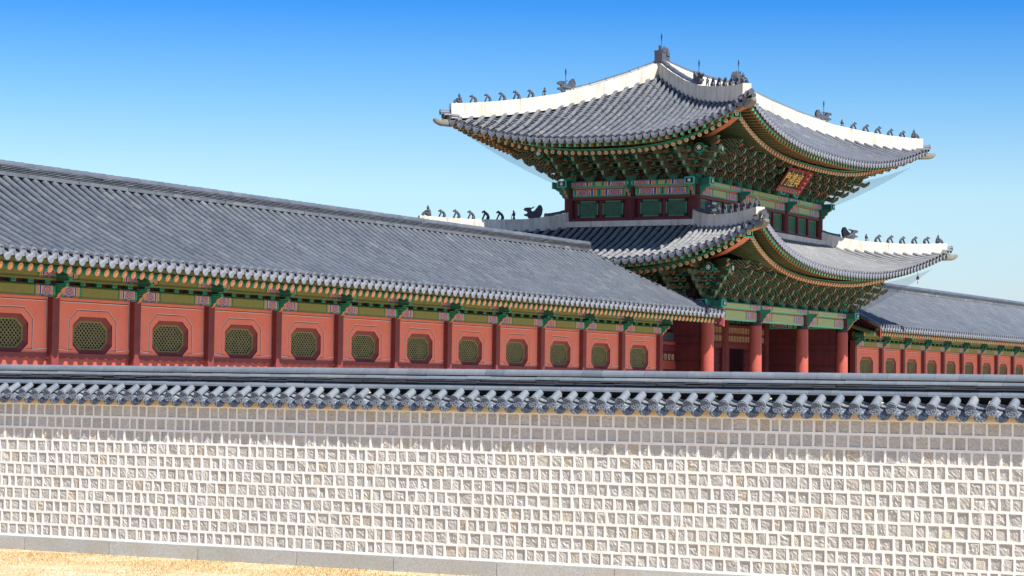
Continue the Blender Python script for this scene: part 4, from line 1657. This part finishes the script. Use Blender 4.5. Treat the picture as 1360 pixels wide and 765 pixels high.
# big ridge-end ornaments
oe = MB()
oe.box((0, 0, 0.20), (0.42, 0.34, 0.44), 'clay')
oe.box((-0.02, 0, 0.45), (0.36, 0.38, 0.06), 'clay')
prof = [(0.10, -0.02)] + [(0.34 + 0.30 * math.cos(t_), 0.32 + 0.34 * math.sin(t_)) for t_ in np.linspace(-1.9, 2.9, 18)]
oe.prism([V(x, 0, z) for x, z in prof], V(0, -0.14, 0), V(0, 0.14, 0), 'clay')
oe.tube([(0.05, 0, 0.46), (0.02, 0, 0.62), (-0.06, 0, 0.70)], [0.07, 0.05, 0.015], 'clay', 8)
for k in range(4):
    oe.tube([(0.34, -0.15, 0.32), (0.34 + 0.2 * math.cos(k * 0.8), -0.16, 0.32 + 0.22 * math.sin(k * 0.8))], [0.03, 0.02], 'clay', 6)
oem = oe.mesh('ridge_end_ornament')
fix_normals(oem)
for sx, lab in ((-1, 'dark clay ornament on the peak at the near end of the main ridge'), (1, 'rounded clay ornament at the far end of the main ridge')):
    o = link('ridge_end_ornament', oem, None, (sx * 4.22, GY, 16.37), (0, 0, 0 if sx < 0 else math.pi))
    tag(o, lab, 'roof ornament', 'ornaments at the main ridge ends')
    link('lightning_rod', ROD, o, (0.1, 0, 0.55))

# wind bell under the right eave of the lower roof
wb = MB()
wb.tube([(0, 0, 0), (0, 0, -0.16)], 0.012, 'bronze', 6)
wb.tube([(0, 0, -0.16), (0, 0, -0.19), (0, 0, -0.32)], [0.02, 0.055, 0.075], 'bronze', 10)
wb.tube([(0, 0, -0.32), (0, 0, -0.42)], 0.008, 'bronze', 5)
wb.prism([V(-0.06, 0, -0.42), V(0.07, 0, -0.42), V(0.05, 0, -0.5), V(-0.05, 0, -0.5)], V(0, -0.006, 0), V(0, 0.006, 0), 'red_paint')
tag(wb.build('wind_bell'), 'small reddish wind bell hanging under the right end of the lower eave', 'wind bell')
bpy.data.objects['wind_bell'].location = (9.25, -6.75, 8.42)

# ------------------------------------------------------------------ corridors
CYP = -3.30        # front plane of posts
BAY = 3.188
CX0 = -46.13
ZB = 1.60          # foot of the posts
octo = [(-0.42, 0.345), (0.42, 0.345), (0.66, 0.17), (0.66, -0.17), (0.42, -0.345), (-0.42, -0.345), (-0.66, -0.17), (-0.66, 0.17)]
ZW = 4.255         # window centre height


def scaled_oct(k):
    return [(x + math.copysign(k, x) * (1.0 if abs(x) > 0.5 else 0.75), z + math.copysign(k, z) * (1.0 if abs(z) > 0.2 else 0.7)) for x, z in octo]


def panel_mesh():
    """plastered wall panel of one bay, opening for the window; origin at bay centre, y 0 = plaster face, +z up (world z)"""
    mb = MB()
    w = BAY / 2 - 0.10
    top, bot = 5.16, 3.80
    o = scaled_oct(0.108)
    T, B = top - ZW, bot - ZW
    rect = [(o[0][0], T), (o[1][0], T), (w, o[2][1]), (w, o[3][1]), (o[4][0], B), (o[5][0], B), (-w, o[6][1]), (-w, o[7][1])]

    def P(x, z, y=0.0):
        return V(x, y, ZW + z)
    m = 'red_plaster'
    for i in range(8):
        j = (i + 1) % 8
        if i in (0, 2, 4, 6):
            pts = [o[i], o[j], rect[j], rect[i]]
        else:
            cx = {1: (w, T), 3: (w, B), 5: (-w, B), 7: (-w, T)}[i]
            pts = [o[i], o[j], rect[j], cx, rect[i]]
        mb.face([P(*p) for p in pts], m)
    # reveal of the opening
    for i in range(8):
        j = (i + 1) % 8
        mb.face([P(*o[i]), P(*o[j]), P(o[j][0], o[j][1], 0.12), P(o[i][0], o[i][1], 0.12)], 'maroon_paint')

    def outline(path, off, wid, mat, y):
        """closed line of given width along path; offsets toward the polygon's inside"""
        n = len(path)
        A = [np.array(p) for p in path]

        def inset(q):
            res = []
            for i in range(n):
                p0, p1, p2 = A[i - 1], A[i], A[(i + 1) % n]
                e1, e2 = (p1 - p0) / np.linalg.norm(p1 - p0), (p2 - p1) / np.linalg.norm(p2 - p1)
                n1, n2 = np.array([-e1[1], e1[0]]), np.array([-e2[1], e2[0]])
                b = n1 + n2
                b /= max(1e-6, b @ n1)
                res.append(p1 + b * q)
            return res
        I, O = inset(off), inset(off + wid)
        for i in range(n):
            j = (i + 1) % n
            mb.face([P(*I[i], y), P(*I[j], y), P(*O[j], y), P(*O[i], y)], mat)
    q = scaled_oct(0.25)
    horse = [(-w + 0.06, -0.36), (q[5][0] - 0.02, -0.36), q[6], q[7], q[0], q[1], q[2], q[3], (q[4][0] + 0.02, -0.36), (w - 0.06, -0.36), (w - 0.06, T - 0.09), (-w + 0.06, T - 0.09)]
    outline(horse, 0.0, 0.017, 'black_paint', -0.003)
    outline(horse, 0.021, 0.010, 'white_paint', -0.004)
    # boards of the lower wall
    mb.box((0, 0.03, 3.74), (2 * w, 0.14, 0.13), 'post_paint')
    mb.box((0, 0.05, 2.65), (2 * w, 0.08, 2.06), 'red_column_paint')
    mb.box((0, 0.2, 4.4), (2 * w, 0.02, 1.5), 'dark_recess')
    return mb.mesh('wall_panel')


def window_mesh():
    mb = MB()
    o1, o2 = scaled_oct(0.106), octo
    for i in range(8):
        j = (i + 1) % 8
        A = [V(o1[i][0], 0.02, ZW + o1[i][1]), V(o1[j][0], 0.02, ZW + o1[j][1]), V(o2[j][0], 0.075, ZW + o2[j][1]), V(o2[i][0], 0.075, ZW + o2[i][1])]
        mb.face(A, 'post_paint')
        mb.face([V(o2[i][0], 0.075, ZW + o2[i][1]), V(o2[j][0], 0.075, ZW + o2[j][1]), V(o2[j][0] * 0.93, 0.085, ZW + o2[j][1] * 0.9), V(o2[i][0] * 0.93, 0.085, ZW + o2[i][1] * 0.9)], 'lattice_rim_paint')
        mb.face([V(o2[i][0] * 0.93, 0.085, ZW + o2[i][1] * 0.9), V(o2[j][0] * 0.93, 0.085, ZW + o2[j][1] * 0.9), V(o2[j][0] * 0.93, 0.17, ZW + o2[j][1] * 0.9), V(o2[i][0] * 0.93, 0.17, ZW + o2[i][1] * 0.9)], 'olive_paint')
    return mb.mesh('window_frame')


def lattice_mesh():
    mb = MB()
    inn = [(x * 0.95, z * 0.92) for x, z in octo]
    lattice_bars(mb, inn, 0.088, 0.026, 0.125, -0.02, lambda u, v, d: V(u, d, ZW + v), 'olive_lattice_paint', 0.9)
    mb.face([V(x, 0.165, ZW + z) for x, z in inn], 'window_paper')
    return mb.mesh('lattice')


def beam_mesh():
    mb = MB()
    w = BAY / 2 - 0.10
    painted_beam(mb, (-w, -0.06, 5.29), (w, -0.06, 5.29), 0.22, 0.30, 'painted_beam_olive', 'teal_paint')
    return mb.mesh('painted_beam')


def upper_beam_mesh():
    """blocks and the purlin beam above them"""
    mb = MB()
    w = BAY / 2
    mb.box((0, 0.03, 5.51), (2 * w, 0.04, 0.16), 'deep_maroon_paint')
    for k in range(5):
        x = lerp(-w + 0.35, w - 0.35, k / 4)
        mb.box((x, -0.06, 5.485), (0.18, 0.16, 0.08), 'dark_green_paint', mats={'-y': 'teal_paint'})
        mb.box((x, -0.145, 5.485), (0.12, 0.012, 0.04), 'dark_green_paint')
    mb.box((0, -0.06, 5.555), (2 * w, 0.18, 0.05), 'olive_paint')
    painted_beam(mb, (-w, -0.05, 5.70), (w, -0.05, 5.70), 0.26, 0.23, 'painted_beam_olive', 'olive_paint')
    return mb.mesh('purlin_beam')


def post_mesh():
    mb = MB()
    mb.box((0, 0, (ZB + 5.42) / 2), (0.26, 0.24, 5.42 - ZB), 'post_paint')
    return mb.mesh('post')


def wing_mesh():
    mb = MB()
    brace_scroll(mb, V(0, -0.10, 5.10), V(0, -1, 0), 0.36, 0.34, 0.10)
    mb.box((0, -0.22, 5.56), (0.11, 0.62, 0.07), 'dark_green_paint', mats={'-y': 'teal_paint'})
    mb.box((0, -0.53, 5.56), (0.12, 0.04, 0.08), 'teal_paint')
    mb.tube([(0, -0.10, 5.70), (0, -0.52, 5.70)], 0.13, 'dark_green_paint', 12)
    mb.tube([(0, -0.52, 5.70), (0, -0.53, 5.70)], 0.095, 'cream_paint', 10)
    return mb.mesh('bracket_wing')


PAN, WIN, LAT, BEAM, UBM, POST, WING = panel_mesh(), window_mesh(), lattice_mesh(), beam_mesh(), upper_beam_mesh(), post_mesh(), wing_mesh()
fix_normals(WING)
EY, EZ = -5.12, 6.02      # eave line: tile centre
RY, RZ = -1.20, 8.20


def corr_path(x, t0=0.0):
    out = []
    for i in range(10):
        t = lerp(t0, 1, i / 9)
        L = RY - EY
        out.append(V(x, lerp(RY, EY, t), lerp(RZ, EZ, t) - 0.035 * L * 4 * t * (1 - t)))
    return out


def corridor(name, label, posts, panels, x0, x1, end_side, flare):
    c = thing(name, label, 'corridor building', (0, CYP, ZB))
    cp = V(0, CYP, ZB)
    for x in posts:
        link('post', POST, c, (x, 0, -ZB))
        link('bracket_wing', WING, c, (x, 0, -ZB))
    for x, w in panels:
        p = link('wall_panel', PAN, c, (x, 0.03, -ZB))
        f = link('window_frame', WIN, p)
        link('lattice', LAT, p)
        b = link('painted_beam', BEAM, c, (x, 0, -ZB))
        u = link('purlin_beam', UBM, c, (x, 0, -ZB))
        if abs(w - BAY) > 0.01:
            for o in (p, b, u):
                o.scale = (w / BAY, 1, 1)

    def cpart(mb, nm, parent=None, smooth=False, fix=False):
        mb.v = [tuple(Vector(q) - cp) for q in mb.v]
        return mb.build(nm, parent or c, smooth, fix)
    roof = MB()
    n = int((x1 - x0) / 0.375)
    for sgn in (1, -1):
        for i in range(n + 1):
            x = x0 + 0.1 + i * (x1 - x0 - 0.2) / n
            def start(xx):
                # rows beyond the end of the ridge begin on the flared verge
                d_ = flare - ((x1 - xx) if end_side > 0 else (xx - x0))
                return min(0.97, max(0.0, d_ / flare)) if flare > 0 else 0.0
            P = corr_path(x, start(x))
            xq = x + (x1 - x0 - 0.2) / n / 2
            Q = [q - V(0, 0, 0.012) for q in corr_path(xq, start(xq))]
            if sgn < 0:
                P = [V(q.x, 2 * RY - q.y, q.z) for q in P]
                Q = [V(q.x, 2 * RY - q.y, q.z) for q in Q]
            cover_row(roof, P, (1, 0, 0), 0.084, 0.38, 9, jit=0.004, ds=1.35)
            if i < n:
                trough_row(roof, Q, (1, 0, 0), 0.37, 0.24, 0.06, dh=0.20, dw=0.36)
    ro = cpart(roof, 'roof')
    rd_ = MB()
    r0_, r1_ = (x0, x1 - flare) if end_side > 0 else (x0 + flare, x1)
    for z, h, hw, L0 in ((8.15, 0.095, 0.22, 0.40), (8.268, 0.017, 0.16, 0.36), (8.31, 0.017, 0.16, 0.36), (8.352, 0.017, 0.16, 0.36), (8.39, 0.02, 0.16, 0.36)):
        x = r0_ - 0.05
        while x < r1_:
            L = min(L0 * rng.uniform(0.95, 1.05), r1_ + 0.05 - x)
            rd_.box((x + L / 2, RY + rng.normal(0, 0.006), z + h / 2), (L - 0.006, 2 * hw, h), 'roof_tile', tone=float(np.clip(rng.normal(0.5, 0.25), 0, 1)))
            x += L
    rd_.box(((r0_ + r1_) / 2, RY, 8.25), (r1_ - r0_, 0.16, 0.34), 'dark_recess')
    cover_row(rd_, [V(r0_ - 0.1, RY, 8.425), V((r0_ + r1_) / 2, RY, 8.425), V(r1_ + 0.1, RY, 8.425)], (0, 1, 0), 0.12, 0.36, 7, jit=0.003)
    cpart(rd_, 'ridge', ro)
    # rafters and eave boards
    rf_ = MB()
    m = int((x1 - x0) / 0.345)
    for i in range(m + 1):
        x = x0 + 0.12 + i * (x1 - x0 - 0.24) / m
        a0, a1 = V(x, -3.0, 6.28), V(x, -4.86, 5.69)
        d = (a1 - a0).normalized()
        rf_.tube([a0, a1 - d * 0.22], 0.085, 'rafter_paint', 9, False)
        rf_.tube([a1 - d * 0.22, a1 - d * 0.02], [0.088, 0.096], 'teal_paint', 10, False)
        xx = V(0, 0, 1).cross(d).normalized()
        yy = d.cross(xx)
        A = [a1 - d * 0.02 + (xx * math.cos(2 * math.pi * j / 10) + yy * math.sin(2 * math.pi * j / 10)) * 0.096 for j in range(10)]
        B = [a1 + (xx * math.cos(2 * math.pi * j / 10) + yy * math.sin(2 * math.pi * j / 10)) * 0.035 for j in range(10)]
        rf_.grid([A, B], 'rafter_end_paint', closed=True)
        rf_.face(B, 'gold_paint')
    cpart(rf_, 'rafters', ro)
    eb = MB()
    xm, xl = (x0 + x1) / 2, x1 - x0 - 0.06
    eb.box((xm, -4.93, 5.835), (xl, 0.14, 0.075), 'olive_paint')
    eb.box((xm, -5.0, 5.90), (xl, 0.14, 0.06), 'olive_paint')
    for s_ in (0, 1):
        a0, a1 = V(xm, -5.0, 5.80), V(xm, -2.95, 6.46)
        eb.bar(a0, a1, xl, 0.03, 'olive_paint')
    cpart(eb, 'eave_board', ro)
    # body behind the front: back wall and floor slab close the box
    bd = MB()
    bd.box((xm, 0.9, 3.9), (x1 - x0 - 1.6, 0.12, 4.6), 'maroon_paint')
    bd.box((xm, RY, 1.5), (x1 - x0 - 0.5, 5.6, 0.2), 'plinth_granite')
    oe_ = (x0 + 1.0) if end_side > 0 else (x1 - 1.0)
    bd.prism([V(oe_, CYP, 1.6), V(oe_, 0.9, 1.6), V(oe_, 0.9, 6.5), V(oe_, RY, 7.8), V(oe_, CYP, 6.5)], V(-0.05, 0, 0), V(0.05, 0, 0), 'red_plaster')
    cpart(bd, 'rear_wall')
    # gable: bargeboard follows the slope, tiles turned over its top
    ex = x1 if end_side > 0 else x0
    gb_ = MB()
    for sgn in (1, -1):
        P = [q + V(-end_side * flare * (1 - i / 9), 0, 0) for i, q in enumerate(corr_path(ex))]
        if sgn < 0:
            P = [V(q.x, 2 * RY - q.y, q.z) for q in P]
        rows = [[V(q.x - end_side * 0.02, q.y, q.z - 0.06), V(q.x - end_side * 0.02, q.y, q.z - 0.48 + 0.10 * math.sin(k * 1.1)), V(q.x - end_side * 0.09, q.y, q.z - 0.48 + 0.10 * math.sin(k * 1.1)), V(q.x - end_side * 0.09, q.y, q.z - 0.06)] for k, q in enumerate(P)]
        for j in range(4):
            gb_.grid([[r[j] for r in rows], [r[(j + 1) % 4] for r in rows]], 'maroon_paint')
        gb_.face(rows[-1], 'red_column_paint')
    wx_ = ex - end_side * (flare + 0.4)
    gb_.face([V(wx_, CYP, 5.4), V(wx_, 0.9, 5.4), V(wx_, 0.9, 6.5), V(wx_, RY, 7.75), V(wx_, CYP, 6.5)], 'deep_maroon_paint')
    cpart(gb_, 'bargeboard', ro)
    vt = MB()
    for sgn in (1, -1):
        P = [q + V(-end_side * flare * (1 - i / 9), 0, 0) for i, q in enumerate(corr_path(ex + end_side * 0.06))]
        if sgn < 0:
            P = [V(q.x, 2 * RY - q.y, q.z) for q in P]
        L = 0
        for k in range(26):
            t = (k + 0.5) / 26
            i = min(8, int(t * 9))
            q = lerp(P[i], P[i + 1], t * 9 - i)
            a0, a1 = V(q.x - end_side * 0.25, q.y, q.z + 0.03), V(q.x + end_side * 0.04, q.y, q.z + 0.0)
            dd = (P[i + 1] - P[i]).normalized()
            cover_row(vt, [a0, a1], dd, 0.085, 0.3, 5)
    cpart(vt, 'verge_tiles', ro)
    return c


lp = [CX0 + BAY * k for k in range(-3, 11)] + [-10.95]
lpan = [((a + b) / 2, b - a) for a, b in zip(lp[:-1], lp[1:])]
corridor('corridor_building', 'long red corridor with octagonal lattice windows on the left of the gate', lp, lpan, -55.5, -8.95, 1, 3.9)
rp = [10.62] + [CX0 + 18.98 * BAY + BAY * k for k in range(0, 20)]
rpan = [((a + b) / 2, b - a) for a, b in zip(rp[:-1], rp[1:])]
corridor('corridor_building', 'red corridor running off to the right behind the gate', rp, rpan, 9.0, 76.0, -1, 1.6)

# plank side door standing in the gap between the left corridor and the gate
sd_ = thing('side_door', 'plank door frame with a row of square holes in the gap left of the gate', 'door', (-7.9, -2.4, 1.6))
mb = MB()
for k in range(14):
    xa = -10.6 + k * 0.35
    mb.box((xa + 0.17 + 7.9, 0.004 * (k % 2), 3.52), (0.335, 0.06, 0.34), 'clay')
mb.build('top_boards', sd_)
mb = MB()
for zz, h, m in ((3.28, 0.12, 'red_column_paint'), (3.08, 0.24, 'maroon_paint'), (2.92, 0.06, 'deep_maroon_paint'), (2.44, 0.34, 'red_column_paint'), (2.2, 0.08, 'deep_maroon_paint')):
    mb.box((0, -0.03, zz), (4.6, 0.10, h), m)
mb.build('rail', sd_)
mb = MB()
mb.box((0, 0.02, 2.75), (4.6, 0.02, 0.28), 'dark_recess')
for k in range(14):
    xa = -2.2 + k * 0.34
    for dx in (-0.08, 0.08):
        mb.box((xa + dx, -0.03, 2.75), (0.035, 0.05, 0.20), 'cream_paint')
    for dz in (-0.10, 0.10):
        mb.box((xa, -0.034, 2.75 + dz), (0.12, 0.05, 0.03), 'cream_paint')
    mb.box((xa + 0.17, -0.02, 2.75), (0.12, 0.06, 0.28), 'maroon_paint')
mb.build('hole_grille', sd_)
mb = MB()
for k in range(10):
    mb.box((-2.1 + k * 0.46, 0.0, 1.1), (0.45, 0.06, 2.1), 'deep_maroon_paint')
mb.build('door_leaf', sd_)
